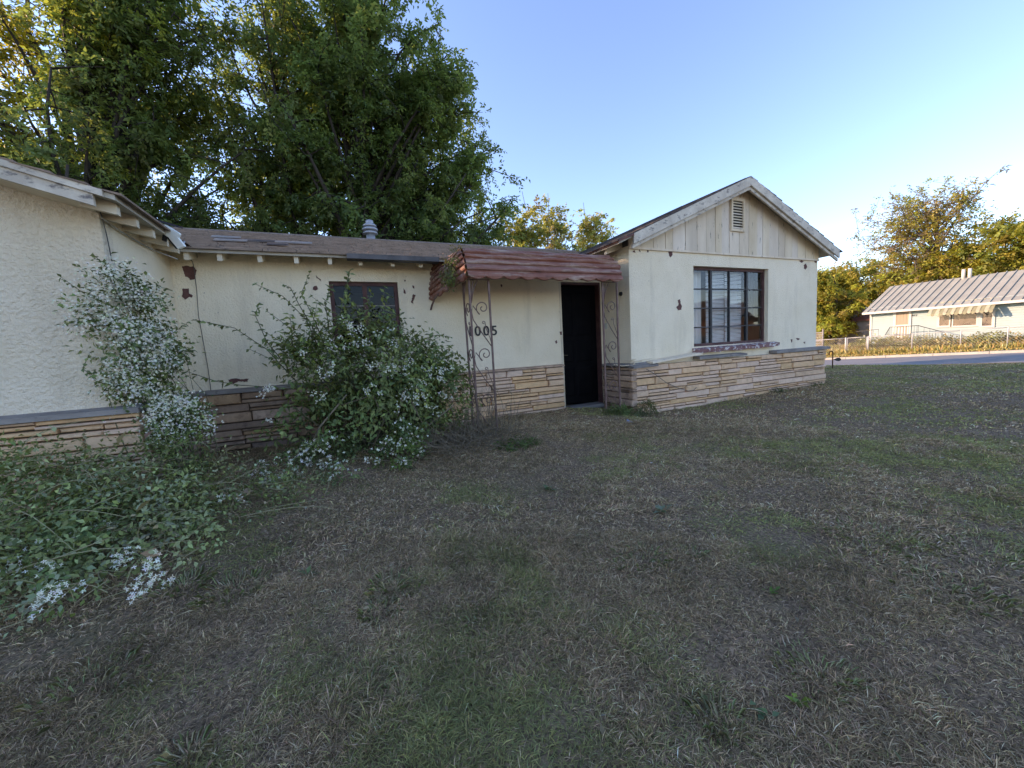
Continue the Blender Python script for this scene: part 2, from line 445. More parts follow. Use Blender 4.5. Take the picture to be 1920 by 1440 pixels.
stones(sb2, (XL + .08, YR - .045, 0.0), (1, 0, 0), (0, -1, 0), 1.9, .0, .82, M_STONE_DIRTY, 8)
sb3 = backing([(-9.4, XL + .04, YL - .045, YL - .002, -.3, .82), (XL + .002, XL + .042, YL + .001, YR - .05, -.3, .82)])
stones(sb3, (-3.9, YL - .045, 0), (1, 0, 0), (0, -1, 0), 3.9 + XL + .10, .1, .82, M_STONE, 9)
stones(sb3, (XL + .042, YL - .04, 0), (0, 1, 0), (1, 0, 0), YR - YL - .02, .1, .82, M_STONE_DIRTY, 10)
# ledge caps: worn, broken and lifted in places
def cap(p0, p1, dep, th, side=(0, -1, 0), m=M_CAP, lift=0., roll=0.):
    p0, p1 = np.array(p0, float), np.array(p1, float); s = np.array(side, float) * dep
    n = 6; b = MB(); vs = []
    for i in range(n + 1):
        p = p0 + (p1 - p0) * i / n
        e = random.uniform(-.006, .006); f = random.uniform(-.012, .008)
        vs += [p, p + s * (1 + f * 3) + np.array([0, 0, roll]), p + s * (1 + f * 3) + np.array([0, 0, th + e + roll]), p + np.array([0, 0, th + .012])]
    fs = [(0, 1, 2, 3), (4 * n + 3, 4 * n + 2, 4 * n + 1, 4 * n)]
    for i in range(n):
        for k in range(4): fs.append((4 * i + k, 4 * i + (k + 1) % 4, 4 * i + 4 + (k + 1) % 4, 4 * i + 4 + k))
    b.add(vs, fs); return b.build('ledge_cap', m, house)
cap((-6, YL + .003, .825), (XL + .12, YL + .003, .825), .15, .045)
cap((XL - .003, YL - .02, .826), (XL - .003, YR - .16, .826), .13, .045, (1, 0, 0))
cap((XL - .05, YR + .003, .825), (1.2, YR + .003, .825), .13, .04)
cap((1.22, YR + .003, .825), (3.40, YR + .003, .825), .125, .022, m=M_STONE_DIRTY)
cap((XA - .10, YS + .003, .775), (XA + .42, YS + .003, .785), .17, .035, roll=-.03)
o = cap((XA + .30, YS - .02, .80), (XA + 1.40, YS - .03, .885), .15, .03, m=M_WOOD_WHITE); o['label'] = 'loose pale plank lifted off the ledge'
cap((XA + 1.38, YS + .003, .80), (6.9, YS + .003, .80), .15, .045)
cap((7.75, YS + .003, .785), (XSB + .07, YS + .003, .785), .16, .05)
cap((XB - .003, YS - .03, .786), (XB - .003, YS + 2, .786), .22, .05, (1, 0, 0))
cap((XA + .003, YR - .15, .78), (XA + .003, YS + .02, .78), .15, .03, (-1, 0, 0))

# --- wing window
win = MB()
fy = YS + .075
for q in ((WX0 + .001, WX0 + .05, WZ0, WZ1), (WX1 - .05, WX1 - .001, WZ0, WZ1), (WX0 + .05, WX1 - .05, WZ1 - .05, WZ1 - .001), (WX0 + .05, WX1 - .05, WZ0 + .001, WZ0 + .05)):
    win.box(q[0], q[1], fy, fy + .05, q[2], q[3])
win = win.build('window', M_DARKWOOD, house)
cols = [WX0 + .05, 6.225, 6.71, 7.20, WX1 - .05]
rows = [WZ0 + .05, 1.36, 1.70, 2.04, WZ1 - .05]
for i in (1, 2, 3):
    b = MB(); hw = .022 if i != 2 else .012; b.box(cols[i] - hw, cols[i] + hw, fy - .004, fy + .04, WZ0 + .05, WZ1 - .05); b.build('mullion', M_BLACK, win)
for j in (1, 2, 3):
    for i in range(4):
        b = MB(); b.box(cols[i] + .022, cols[i + 1] - .022, fy + .003, fy + .035, rows[j] - .011, rows[j] + .011); b.build('glazing_bar', M_BLACK, win)
for i in range(4):
    for j in range(4):
        b = MB(); tx = random.uniform(-.006, .006); tz = random.uniform(-.004, .004)
        x0, x1, z0, z1 = cols[i], cols[i + 1], rows[j], rows[j + 1]
        b.prism([(x0, fy + .02 - tx, z0), (x1, fy + .02 + tx, z0), (x1, fy + .02 + tx + tz, z1), (x0, fy + .02 - tx + tz, z1)], (0, .003, 0)); b.build('pane', M_GLASS, win)
# blinds behind the middle lights, limp curtain strips at the sides
b = MB()
for k in range(54):
    z = WZ0 + .04 + k * .0255
    sag = .004 * math.sin(k * 1.7)
    for x0, x1 in ((6.22, 6.70), (6.72, 7.18)):
        b.hexa([(x0, fy + .10, z + sag), (x1, fy + .10, z - sag), (x1, fy + .118, z + .016 - sag), (x0, fy + .118, z + .016 + sag), (x0, fy + .10, z + .002 + sag), (x1, fy + .10, z + .002 - sag), (x1, fy + .118, z + .018 - sag), (x0, fy + .118, z + .018 + sag)])
tag(b.build('blind', M_BLIND, house), kind='stuff')
for x0, x1 in ((WX0 + .02, 6.20), (7.24, WX1 - .02)):
    b = MB(); vs = []; n = 20
    for i in range(n + 1):
        x = x0 + (x1 - x0) * i / n; y = fy + .22 + .025 * math.sin(i * 1.5)
        vs += [(x, y, 1.55 if x > 7 else 1.05), (x, y, WZ1 - .02)]
    b.add(vs, [(2 * i, 2 * i + 2, 2 * i + 3, 2 * i + 1) for i in range(n)]); b.build('curtain', M_BLIND if x0 < 7 else M_INT, house)
b = MB(); vs = []; n = 24
for i in range(n + 1):
    x = WX0 - .04 + (WX1 - WX0 + .22) * i / n; e = random.uniform(-.012, .012); q = random.uniform(-.01, .01)
    zz = WZ0 - .005 + .02 * (i / n)
    vs += [(x, YS + .05, zz - .10), (x, YS - .11 + q, zz - .11 + e), (x, YS - .12 + q, zz - .045 + e * .5), (x, YS + .074, zz)]
b.add(vs, [(0, 1, 2, 3), (4 * n + 3, 4 * n + 2, 4 * n + 1, 4 * n)] + [(4 * i + k, 4 * i + (k + 1) % 4, 4 * i + 4 + (k + 1) % 4, 4 * i + 4 + k) for i in range(n) for k in range(4)])
o = b.build('window_sill', M_SILL, house); o['label'] = 'sagging window sill with flaking red paint'

# --- gable boards, vent, barge boards
SLL, SLR = .43, .41
def zroof(x): return RZ - (SLL * (RX - x) if x < RX else SLR * (x - RX))
gw = MB()
gw.prism([(XA, YS + .02, 2.69), (XB, YS + .02, 2.69), (XB, YS + .02, zroof(XB) - .06), (RX, YS + .02, RZ - .06), (XA, YS + .02, zroof(XA) - .06)], (0, .12, 0))
gable = gw.build('gable', M_INT, house)
x = XA + .0
rr = random.Random(5)
while x < XB - .02:
    wd = min(rr.uniform(.16, .29), XB - x)
    if XB - (x + wd) < .08: wd = XB - x
    g = .004; x0, x1 = x + g, x + wd - g
    pts = [(x0, 0, 2.672), (x1, 0, 2.672), (x1, 0, zroof(x1) - .065)]
    if x0 < RX < x1: pts.append((RX, 0, RZ - .065))
    pts.append((x0, 0, zroof(x0) - .065))
    dy = rr.uniform(-.004, .004)
    b = MB(); b.prism([(p[0], YS - .018 + dy, p[2]) for p in pts], (0, .03, 0)); b.build('board', M_WOOD_WHITE, gable)
    x += wd
b = MB(); b.box(XA - .01, XB + .01, YS - .03, YS - .001, 2.635, 2.668); b.build('trim_strip', M_WOOD_WHITE, house)
VX0, VX1, VZ0, VZ1 = 6.60, 6.96, 3.06, 3.64
vy = YS - .05
b = MB()
for q in ((VX0, VX0 + .045, VZ0, VZ1), (VX1 - .045, VX1, VZ0, VZ1), (VX0 + .045, VX1 - .045, VZ1 - .045, VZ1), (VX0 + .045, VX1 - .045, VZ0, VZ0 + .045)):
    b.box(q[0], q[1], vy, vy + .033, q[2], q[3])
vent = b.build('gable_vent', M_WOOD_WHITE, house)
b = MB(); b.box(VX0 + .045, VX1 - .045, vy + .028, vy + .032, VZ0 + .045, VZ1 - .045); b.build('vent_back', M_BLACK, vent)
for k in range(10):
    z = VZ0 + .05 + k * .0485
    b = MB(); b.hexa([(VX0 + .045, vy + .002, z), (VX1 - .045, vy + .002, z), (VX1 - .045, vy + .026, z + .026), (VX0 + .045, vy + .026, z + .026), (VX0 + .045, vy + .002, z + .006), (VX1 - .045, vy + .002, z + .006), (VX1 - .045, vy + .026, z + .032), (VX0 + .045, vy + .026, z + .032)])
    b.build('slat', M_WOOD_WHITE, vent)
# wing roof deck and shingles
YG = 4.74
EXL, EXR = 3.93, 9.66
YH0, YH1 = 6.2, 9.4
b = MB(); b.prism([(RX, YH0 + .01, RZ), (EXL, YH1, zroof(EXL)), (EXR, YH1, zroof(EXR))], (0, .02, .02)); b.build('roof_hip', M_SHINGLE_DARK, house)
for xe in (EXL, EXR):
    b = MB(); top = [(RX, YG, RZ), (xe, YG, zroof(xe)), (xe, YH1, zroof(xe)), (RX, YH0, RZ)]; b.prism(top if xe < RX else top[::-1], (0, 0, -.05)); b.build('roof_deck', M_SOFFIT, house)
    b = MB(); d = -.03 if xe < RX else .03
    xq = xe + d
    n = 17
    for i in range(n):
        t0, t1 = i / n, (i + 1) / n + .006
        xa, xb = RX + (xq - RX) * t0, RX + (xq - RX) * t1
        za, zb = zroof(xa) + .006, zroof(xb) + .022
        q = YG - .03 + random.uniform(-.008, .008)
        ya_, yb_ = YH0 + (YH1 - YH0) * (t0 if i else 0), YH0 + (YH1 - YH0) * t1
        b.hexa([(xa, q, za - .004), (xb, q, zb - .02), (xb, yb_, zb - .02), (xa, ya_, za - .004), (xa, q, za), (xb, q, zb), (xb, yb_, zb), (xa, ya_, za)])
    tag(b.build('shingles', M_SHINGLE_DARK, house), kind='stuff')
for s in (-1, 1):
    xe = EXL + .26 if s < 0 else EXR - .05
    for y0, th, h0, h1 in ((YG - .035, .032, .002, .155), (YG + .0, .03, .16, .215)):
        b = MB(); b.prism([(RX, y0, RZ - h0), (RX, y0, RZ - h1), (xe, y0, zroof(xe) - h1), (xe, y0, zroof(xe) - h0)], (0, th, 0)); b.build('barge_board', M_BARGE, house)
b = MB(); b.prism([(EXL - .03, YG - .04, zroof(EXL) - .03), (EXL + .26, YG - .04, zroof(EXL + .26) - .03), (EXL + .26, YG - .04, zroof(EXL + .26) - .001), (EXL - .03, YG - .04, zroof(EXL) - .001)], (0, 1.2, 0))
b.build('flashing', M_REDEDGE, house)
for y in (YG + .02, 5.12, 5.45):
    b = MB(); x0, x1 = EXL + (.30 if y < 5 else .06), XA + .02
    z0, z1 = zroof(x0) - .052, zroof(x1) - .052
    b.prism([(x0, y, z0), (x0, y, z0 - .085), (x1, y, z1 - .12), (x1, y, z1)], (0, .05, 0)); b.build('rafter_tail', M_CREAM, house)

# --- middle roof
EY, EZ, RY, RZ2 = 5.31, 2.455, 8.2, 3.43
sl2 = (RZ2 - EZ) / (RY - EY)
def zr2(y): return EZ + (y - EY) * sl2 if y < RY else RZ2 - (y - RY) * sl2
b = MB(); b.prism([(-4.6, EY + .02, zr2(EY + .02) - .005), (-4.6, RY, RZ2 - .005), (-4.6, RY, RZ2 - .045), (-4.6, EY + .02, zr2(EY + .02) - .045)], (13.8, 0, 0)); b.build('roof_deck', M_SOFFIT, house)
b = MB(); b.prism([(-4.6, RY + .001, RZ2), (-4.6, YBACK + .3, zr2(YBACK + .3)), (-4.6, YBACK + .3, zr2(YBACK + .3) - .04), (-4.6, RY + .001, RZ2 - .04)], (14.2, 0, 0)); b.build('roof_deck', M_SHINGLE, house)
b = MB(); rr = random.Random(2); nrow = 21
for i in range(nrow):
    y0 = EY - .02 + (RY - EY + .02) * i / nrow; y1 = y0 + (RY - EY) / nrow * 1.25
    y1 = min(y1, RY + .005)
    x = -3.6 - rr.uniform(0, .3)
    while x < 5.4:
        l = rr.uniform(.22, .38); j = rr.uniform(-.012, .012); t = rr.uniform(.014, .026)
        if i == 0 and rr.random() < .25: j -= .02
        b.hexa([(x + .003, y0 + j, zr2(y0 + j)), (x + l - .003, y0 + j, zr2(y0 + j)), (x + l - .003, y1, zr2(y1) - .004), (x + .003, y1, zr2(y1) - .004),
                (x + .003, y0 + j, zr2(y0 + j) + t), (x + l - .003, y0 + j, zr2(y0 + j) + t), (x + l - .003, y1, zr2(y1) + .002), (x + .003, y1, zr2(y1) + .002)])
        x += l
tag(b.build('shingles', M_SHINGLE, house), kind='stuff')
b = MB()
for i in range(22):
    x = -3.4 + i * .4
    b.prism([(x, RY - .13, zr2(RY - .13) + .02), (x, RY, RZ2 + .035), (x, RY + .13, zr2(RY + .13) + .02), (x, RY + .13, zr2(RY + .13)), (x, RY, RZ2 + .005), (x, RY - .13, zr2(RY - .13))], (.41, 0, 0))
tag(b.build('ridge_shingles', M_SHINGLE, house), kind='stuff')
for px0, px1, py, mm in ((400, 462, 451, M_CAP), (455, 520, 452, M_SHINGLE_DARK), (515, 585, 455, M_CAP), (395, 450, 445, M_CAP), (500, 540, 459, M_SHINGLE_DARK)):
    a = onY(px0, py, 6.5)
    for yy in np.linspace(5.4, 8.0, 60):
        a = onY(px0, py, yy)
        if a[2] > zr2(yy) + .03: pass
        else: break
    e = onY(px1, py + 2, yy)
    b = MB(); zq = zr2(yy) + .03
    b.prism([(a[0], yy, zq), (e[0], yy + .03, zq + .012), (e[0], yy + .10, zq + .045), (a[0], yy + .09, zq + .04)], (0, 0, .012)); o = b.build('loose_strip', mm, house)
for px in (412, 487, 555, 618, 675, 735, 788, 350):
    p = onY(px, 484, 5.38)
    b = MB(); x = p[0]
    b.prism([(x - .022, 5.37, zr2(5.37) - .048), (x - .022, 5.37, zr2(5.37) - .135), (x - .022, YR - .001, zr2(YR) - .15), (x - .022, YR - .001, zr2(YR) - .048)], (.045, 0, 0)); b.build('rafter_tail', M_CREAM, house)
g0, g1 = onY(650, 481, 5.27), onY(822, 486, 5.27)
b = MB(); zq = zr2(5.3) - .005
b.add([(g0[0], 5.30, zq + .012), (g1[0], 5.30, zq + .012), (g0[0], 5.225, zq + .004), (g1[0], 5.225, zq + .004), (g0[0], 5.225, zq - .055), (g1[0], 5.225, zq - .055), (g0[0], 5.31, zq - .07), (g1[0], 5.31, zq - .07)],
      [(0, 1, 3, 2), (2, 3, 5, 4), (4, 5, 7, 6), (0, 2, 4, 6), (1, 7, 5, 3)])
b.build('gutter', M_GUTTER, house)
vx = onY(695, 445, 8.35)[0]
b = MB(); b.tube([(vx, 8.35, 3.2), (vx, 8.35, 3.60)], .085, 16); vp = b.build('roof_vent', M_GALV, house, True)
for k, (z, r) in enumerate(((3.60, .14), (3.67, .15), (3.74, .13))):
    b = MB(); b.tube([(vx, 8.35, z - .012), (vx, 8.35, z + .012), (vx, 8.35, z + .045)], [r, r, r * .72], 16); b.build('vent_ring', M_GALV, vp, True)
b = MB(); b.tube([(vx, 8.35, 3.74), (vx, 8.35, 3.85), (vx, 8.35, 3.87)], [.08, .07, .02], 14); b.build('vent_cap', M_GALV, vp, True)

# --- left wing roof
SL3 = .30
EX3 = -1.46
def zr3(x): return 2.50 + (EX3 - x) * SL3
YG3 = 3.94
b = MB(); b.prism([(-5.8, YG3, zr3(-5.8)), (-5.8, YG3, zr3(-5.8) - .04), (EX3, YG3, zr3(EX3) - .04), (EX3, YG3, zr3(EX3))], (0, YBACK + .3 - YG3, 0)); b.build('roof_deck', M_SOFFIT, house)
b = MB(); b.prism([(-5.8, YG3, zr3(-5.8)), (-5.8, YG3, zr3(-5.8) - .04), (-10, YG3, 2.56), (-10, YG3, 2.60)], (0, YBACK + .3 - YG3, 0)); b.build('roof_deck', M_SHINGLE, house)
b = MB(); n = 24
for i in range(n):
    xa = -5.8 + (EX3 + .03 + 5.8) * i / n; xb = -5.8 + (EX3 + .03 + 5.8) * (i + 1.1) / n
    q = YG3 - .03 + random.uniform(-.012, .012)
    y = q
    while y < 8.5:
        l = random.uniform(.25, .4)
        b.prism([(xa, y, zr3(xa) + .003), (xb, y, zr3(xb) + .02), (xb, y, zr3(xb) + .002), (xa, y, zr3(xa))], (0, l - .006, 0)); y += l
tag(b.build('shingles', M_SHINGLE, house), kind='stuff')
for y0, th, h0, h1 in ((YG3 - .03, .028, -.002, .045), (YG3 - .012, .03, .046, .13)):
    b = MB(); xe = EX3 - (.12 if h0 > 0 else .06)
    b.prism([(-5.8, y0, zr3(-5.8) - h0), (-5.8, y0, zr3(-5.8) - h1), (xe, y0, zr3(xe) - h1), (xe, y0, zr3(xe) - h0)], (0, th, 0)); b.build('barge_board', M_BARGE, house)
b = MB(); b.prism([(-5.8, YG3 + .02, zr3(-5.8) - .10), (-5.8, YG3 + .02, zr3(-5.8) - .115), (XL + .0, YG3 + .02, zr3(XL) - .115), (XL + .0, YG3 + .02, zr3(XL) - .10)], (0, YL - YG3 - .02, 0)); b.build('soffit', M_CREAM, house)
for y in (4.05, 4.36, 4.67, 4.98, 5.26):
    b = MB(); x0, x1 = EX3 - .04, XL + .001
    b.prism([(x0, y, zr3(x0) - .042), (x0, y, zr3(x0) - .125), (x1, y, zr3(x1) - .14), (x1, y, zr3(x1) - .042)], (0, .05, 0)); b.build('rafter_tail', M_CREAM, house)

# --- middle window
mw = MB(); my = YR + .05
for q in ((-.079, -.03, 1.281, 2.189), (.75, .799, 1.281, 2.189), (-.03, .75, 2.14, 2.189), (-.03, .75, 1.281, 1.33)):
    mw.box(q[0], q[1], my, my + .06, q[2], q[3])
mw = mw.build('window', M_DARKWOOD, house)
b = MB(); b.box(.33, .39, my - .004, my + .05, 1.33, 2.14); b.build('mullion', M_DARKWOOD, mw)
for x0, x1 in ((-.03, .33), (.39, .75)):
    for z in (1.61, 1.87):
        b = MB(); b.box(x0, x1, my + .005, my + .035, z - .007, z + .007); b.build('glazing_bar', M_CAP, mw)
    for z0, z1 in ((1.33, 1.61), (1.61, 1.87), (1.87, 2.14)):
        b = MB(); b.box(x0, x1, my + .018, my + .021, z0, z1); b.build('pane', M_GLASSD, mw)

# --- door
dx0, dx1, dz0, dz1 = 3.46, 4.24, .13, 2.20
b = MB(); b.box(dx0 - .038, dx0, YR - .004, YR + .12, .10, 2.239); b.build('door_frame', M_CREAM, house)
b = MB(); b.box(dx1, dx1 + .024, YR + .01, YR + .12, .10, 2.239); b.box(dx0, dx1, YR + .02, YR + .12, dz1, 2.238); b.build('door_frame', M_DARKWOOD, house)
b = MB(); b.box(dx0 - .03, dx1 + .02, YR + .155, YR + .19, dz0, dz1 + .03); door = b.build('door', M_DOOR, house)
for z0, z1 in ((.25, .78), (.86, 1.25), (1.33, 2.08)):
    for x0, x1 in ((dx0 + .07, dx0 + .31), (dx0 + .36, dx1 - .07)):
        b = MB(); b.add([(x0, YR + .155, z0), (x1, YR + .155, z0), (x1, YR + .155, z1), (x0, YR + .155, z1), (x0 + .03, YR + .143, z0 + .03), (x1 - .03, YR + .143, z0 + .03), (x1 - .03, YR + .143, z1 - .03), (x0 + .03, YR + .143, z1 - .03)],
                        [(0, 1, 5, 4), (1, 2, 6, 5), (2, 3, 7, 6), (3, 0, 4, 7), (4, 5, 6, 7)]); b.build('door_panel', M_DOOR, door)
b = MB(); b.tube([(dx0 + .06, YR + .155, 1.0), (dx0 + .06, YR + .105, 1.0)], .012, 8); b.tube([(dx0 + .06, YR + .107, 1.0), (dx0 + .15, YR + .107, .995)], .009, 8); b.box(dx0 + .045, dx0 + .075, YR + .145, YR + .1552, .90, 1.10)
b.build('handle', M_BRASS, door)
b = MB(); b.box(dx0 - .03, dx1 + .02, YR - .10, YR + .154, .04, .10); b.build('threshold', M_CAP, house)
p = onX(1117, 619, XA)
b = MB(); b.box(XA - .012, XA - .001, YR - .14, YR - .08, 1.42, 1.52); b.build('switch_plate', M_PLATE, house)
b = MB(); p = onX(1165, 551, XA); b.tube([(XA - .004, p[1], p[2]), (XA - .03, p[1], p[2])], [.035, .03], 12); b.build('light_mount', M_BLACK, house)

# --- house number
def glyph(ch, size, loc, m, parent, name, rot=(math.pi / 2, 0, 0), depth=.006):
    cu = bpy.data.curves.new('t', 'FONT'); cu.body = ch; cu.size = size; cu.extrude = depth; cu.offset = size * .012
    cu.align_x = 'CENTER'
    t = bpy.data.objects.new('t', cu); COL.objects.link(t)
    me = bpy.data.meshes.new_from_object(t); bpy.data.objects.remove(t); bpy.data.curves.remove(cu)
    me.transform(Matrix.Translation(loc) @ Matrix.Diagonal((1, 1, 1, 1)) @ __import__('mathutils').Euler(rot).to_matrix().to_4x4())
    me.materials.append(m); me.name = name
    return link(name, me, parent)
pn = onY(882, 630, YR)
for k, (ch, px) in enumerate((('1', 882), ('0', 896), ('0', 912), ('5', 927))):
    q = onY(px, 630 - k * .6, YR)
    glyph(ch, .21, (q[0], YR - .008, q[2]), M_BLACK, house, 'house_number')

# --- bare patches where the paint has come away
def patch(poly, fn, par, off):
    rg = []
    for k in range(len(poly)):
        (xa, ya), (xb, yb) = poly[k], poly[(k + 1) % len(poly)]
        ln = math.hypot(xb - xa, yb - ya); m_ = max(1, int(ln / 1.6))
        rg += [(xa + (xb - xa) * i / m_ + random.uniform(-.55, .55), ya + (yb - ya) * i / m_ + random.uniform(-.55, .55)) for i in range(m_)]
    poly = rg
    pts = [fn(*q) + np.array(off) for q in poly]
    b = MB(); b.prism(pts, np.array(off) * .8); b.build('bare_patch', M_BARE, par)
RP = lambda x, y: onY(x, y, YR)
WP = lambda x, y: onY(x, y, YS)
for poly in ([(341, 500), (352, 498), (357, 500), (363, 500), (369, 507), (366, 517), (365, 524), (357, 525), (353, 520), (348, 519), (345, 510)],
             [(342, 541), (354, 541), (355, 550), (362, 554), (361, 558), (355, 557), (347, 562), (345, 559), (341, 556), (343, 550)],
             [(592, 516), (601, 524), (602, 528), (594, 521)], [(587, 538), (593, 535), (597, 542), (592, 545), (586, 543)],
             [(774, 552), (779, 553), (778, 558), (774, 565), (775, 570), (771, 567), (772, 561)], [(756, 540), (760, 545), (761, 551), (757, 549)],
             [(757, 524), (761, 525), (759, 530)], [(318, 522), (321, 523), (322, 535), (319, 532)], [(318, 540), (321, 543), (327, 551), (322, 553), (319, 549)],
             [(320, 555), (326, 556), (325, 572), (328, 590), (326, 595), (321, 571)], [(773, 535), (776, 537), (777, 541), (774, 540)],
             [(428, 712), (440, 709), (452, 711), (466, 710), (464, 716), (448, 715), (438, 719), (430, 718)],
             [(1040, 640), (1044, 638), (1045, 643), (1042, 645)], [(1049, 622), (1053, 621), (1054, 628), (1050, 628)], [(939, 533), (942, 534), (941, 539), (939, 537)]):
    patch(poly, RP, wr, (0, -.0025, 0))
for poly in ([(1253, 472), (1257, 468), (1260, 471), (1261, 478), (1257, 483), (1254, 478)], [(1271, 563), (1275, 561), (1276, 569), (1278, 573), (1277, 581), (1271, 582), (1268, 576), (1272, 572)],
             [(1186, 470), (1190, 469), (1191, 474), (1187, 473)], [(1213, 469), (1216, 468), (1216, 473), (1213, 473)], [(1507, 497), (1511, 494), (1513, 500), (1510, 506), (1507, 503)], [(1498, 489), (1503, 488), (1507, 490), (1503, 493)],
             [(1482, 636), (1486, 637), (1484, 643)], [(1492, 634), (1500, 635), (1496, 638)], [(1506, 641), (1509, 640), (1509, 645)], [(1526, 488), (1530, 487), (1531, 492), (1527, 493)], [(1197, 470), (1199, 468), (1201, 473)]):
    patch(poly, WP, ww, (0, -.0025, 0))

# --- awning: overlapping corrugated metal pans
PROF = [(5.50, 2.545), (5.27, 2.545), (5.08, 2.525), (4.95, 2.485), (4.85, 2.425), (4.775, 2.35), (4.725, 2.27), (4.695, 2.185), (4.68, 2.09)]
XR = 3.92
hipx = [861, 862, 864, 866, 868, 871, 873, 875, 877]
def hipX(i):
    Y, Z = PROF[i]
    lo, hi = .5, 3.
    for _ in range(40):
        mid = (lo + hi) / 2
        v = np.array([mid, Y, Z]) - CAMP
        px = 960 + F * (v @ _r) / (v @ _f)
        if px < hipx[i]: lo = mid
        else: hi = mid
    return lo
HX = [hipX(i) for i in range(9)]
BK = [(1.34 - .10 * math.sin(i / 8 * 1.5), YR - .01, 2.50 - (2.50 - 1.93) * i / 8) for i in range(9)]
aw = MB()
aw.tube([(HX[8] + .03, 4.70, 2.10), (XR - .02, 4.70, 2.10)], .012, 6); aw.tube([(HX[8] + .03, 4.70, 2.10), (BK[8][0] + .04, YR - .02, 1.97)], .012, 6)
aw.tube([(HX[8] + .05, 4.72, 2.12), (HX[3], 4.97, 2.46), (HX[1], 5.4, 2.52)], .010, 6)
aw.tube([(XR - .03, 4.72, 2.12), (XR - .03, 4.85, 2.40), (XR - .03, 5.08, 2.50), (XR - .03, 5.5, 2.52)], .010, 6)
awn = aw.build('awning', M_IRON, house)
def pan(i, pa0, pa1, pb0, pb1, nrm, n, last, name='awning_pan'):
    # upper edge pa0->pa1 lower edge pb0->pb1
    vs = []; rows_ = 5
    nrm = np.array(nrm, float)
    for k in range(n + 1):
        t = k / n
        a = np.array(pa0) * (1 - t) + np.array(pa1) * t; c = np.array(pb0) * (1 - t) + np.array(pb1) * t
        dent = nrm * (.006 * math.sin(t * 23 + i * 2.1) + random.uniform(-.003, .003))
        dz = np.array([0, 0, 0.])
        if last: dz = np.array([0, 0, -.030 * abs(math.sin(t * math.pi * (n / 6))) + .012])
        vs += [a - nrm * .004, a * .55 + c * .45 + nrm * .026 + dent, a * .16 + c * .84 + nrm * .030 + dent, c + nrm * .020 + dz + dent, c - nrm * .006 + dz * (1 if last else 0) + np.array([0, 0, -.004])]
    b = MB(); b.add(vs, [(5 * k + q, 5 * k + 5 + q, 5 * k + 6 + q, 5 * k + 1 + q) for k in range(n) for q in range(4)])
    return b.build(name, M_AWN, awn)
for i in range(8):
    (y0, z0), (y1, z1) = PROF[i], PROF[i + 1]
    nr = unit(np.array([0, z1 - z0, -(y1 - y0)])); nr = nr if nr[2] > -1e-6 or nr[1] < 0 else -nr
    if nr[1] > 0: nr = -nr
    if i == 0: nr = np.array([0, 0, 1.])
    pan(i, (HX[i], y0, z0), (XR, y0, z0), (HX[i + 1], y1, z1), (XR, y1, z1), nr, 60, i == 7)
    pan(i, (HX[i], y0, z0), BK[i], (HX[i + 1], y1, z1), BK[i + 1], (-.85, -.35, .3), 30, i == 7)
b = MB()
b.tube([(1.24, YR - .012, 1.80), (1.25, YR - .06, 1.86), (1.27, YR - .16, 1.93), (1.29, YR - .30, 1.98)], .014, 6); b.build('brace', M_IRON, awn)

# --- wrought iron posts
def spiral(c, r0, r1, a0, turns, n=40):
    return [(c[0] + (r0 + (r1 - r0) * i / n) * math.cos(a0 + turns * 2 * math.pi * i / n), c[1] + (r0 + (r1 - r0) * i / n) * math.sin(a0 + turns * 2 * math.pi * i / n)) for i in range(n + 1)]
def panel(post, O, U, wd, z0, z1, flip):
    O = np.array(O, float); U = np.array(U, float)
    def put(uv, r=.007):
        b = MB(); b.tube([O + U * u + np.array([0, 0, v]) for u, v in uv], r, 6); b.build('scroll', M_IRON, post, True)
    f = (lambda u: wd - u) if flip else (lambda u: u)
    for zc in (1.72, 1.12, .52):
        s = spiral((wd * .62, zc), .016, wd * .36, 2.0, 1.35)
        s = s + [(wd * .12, zc + .03), (wd * .04, zc - .05), (wd * .10, zc - .15), (wd * .5, zc - .32), (wd * .97, zc - .50)] if True else s
        put([(f(u), v) for u, v in s])
        put([(f(u), v) for u, v in [(wd * .98, zc - .47)] + [(wd * .9, zc - .38), (wd * .72, zc - .26), (wd * .70, zc - .20)] + spiral((wd * .62, zc - .19), .022, .008, 0, 1.0, 14)], .005)
    put([(f(u), v) for u, v in [(wd * .05, 1.78), (wd * .2, 1.95), (wd * .45, 2.08)]]); put([(f(u), v) for u, v in [(wd * .05, 1.80), (wd * .12, 1.95), (wd * .22, 2.08)]])
def post(corner, name='porch_post'):
    x, y = corner
    b = MB(); b.box(x - .012, x + PW + .012, y - .014, y + .014, 2.075, 2.085); p = b.build(name, M_IRON, house)
    return p
PW = .265
PY = 4.77
def bar(p, x, y, z0=-.05, dx=0):
    b = MB(); h = .011
    b.hexa([(x - h + dx, y - h, z0), (x + h + dx, y - h, z0), (x + h + dx, y + h, z0), (x - h + dx, y + h, z0), (x - h, y - h, 2.08), (x + h, y - h, 2.08), (x + h, y + h, 2.08), (x - h, y + h, 2.08)])
    b.build('bar', M_IRON, p)
cx = onY(885, 620, PY)[0]
p1 = post((cx, PY)); p1['label'] = 'corner porch post of three bars'
bar(p1, cx, PY); bar(p1, cx + PW, PY); bar(p1, cx, PY + PW, dx=.02)
panel(p1, (cx, PY, 0), (1, 0, 0), PW, 0, 2, False); panel(p1, (cx, PY, 0), (0, 1, 0), PW, 0, 2, True)
cx2 = onY(1132, 620, PY)[0]
p2 = post((cx2, PY))
bar(p2, cx2, PY); bar(p2, cx2 + PW, PY)
panel(p2, (cx2, PY, 0), (1, 0, 0), PW, 0, 2, False)

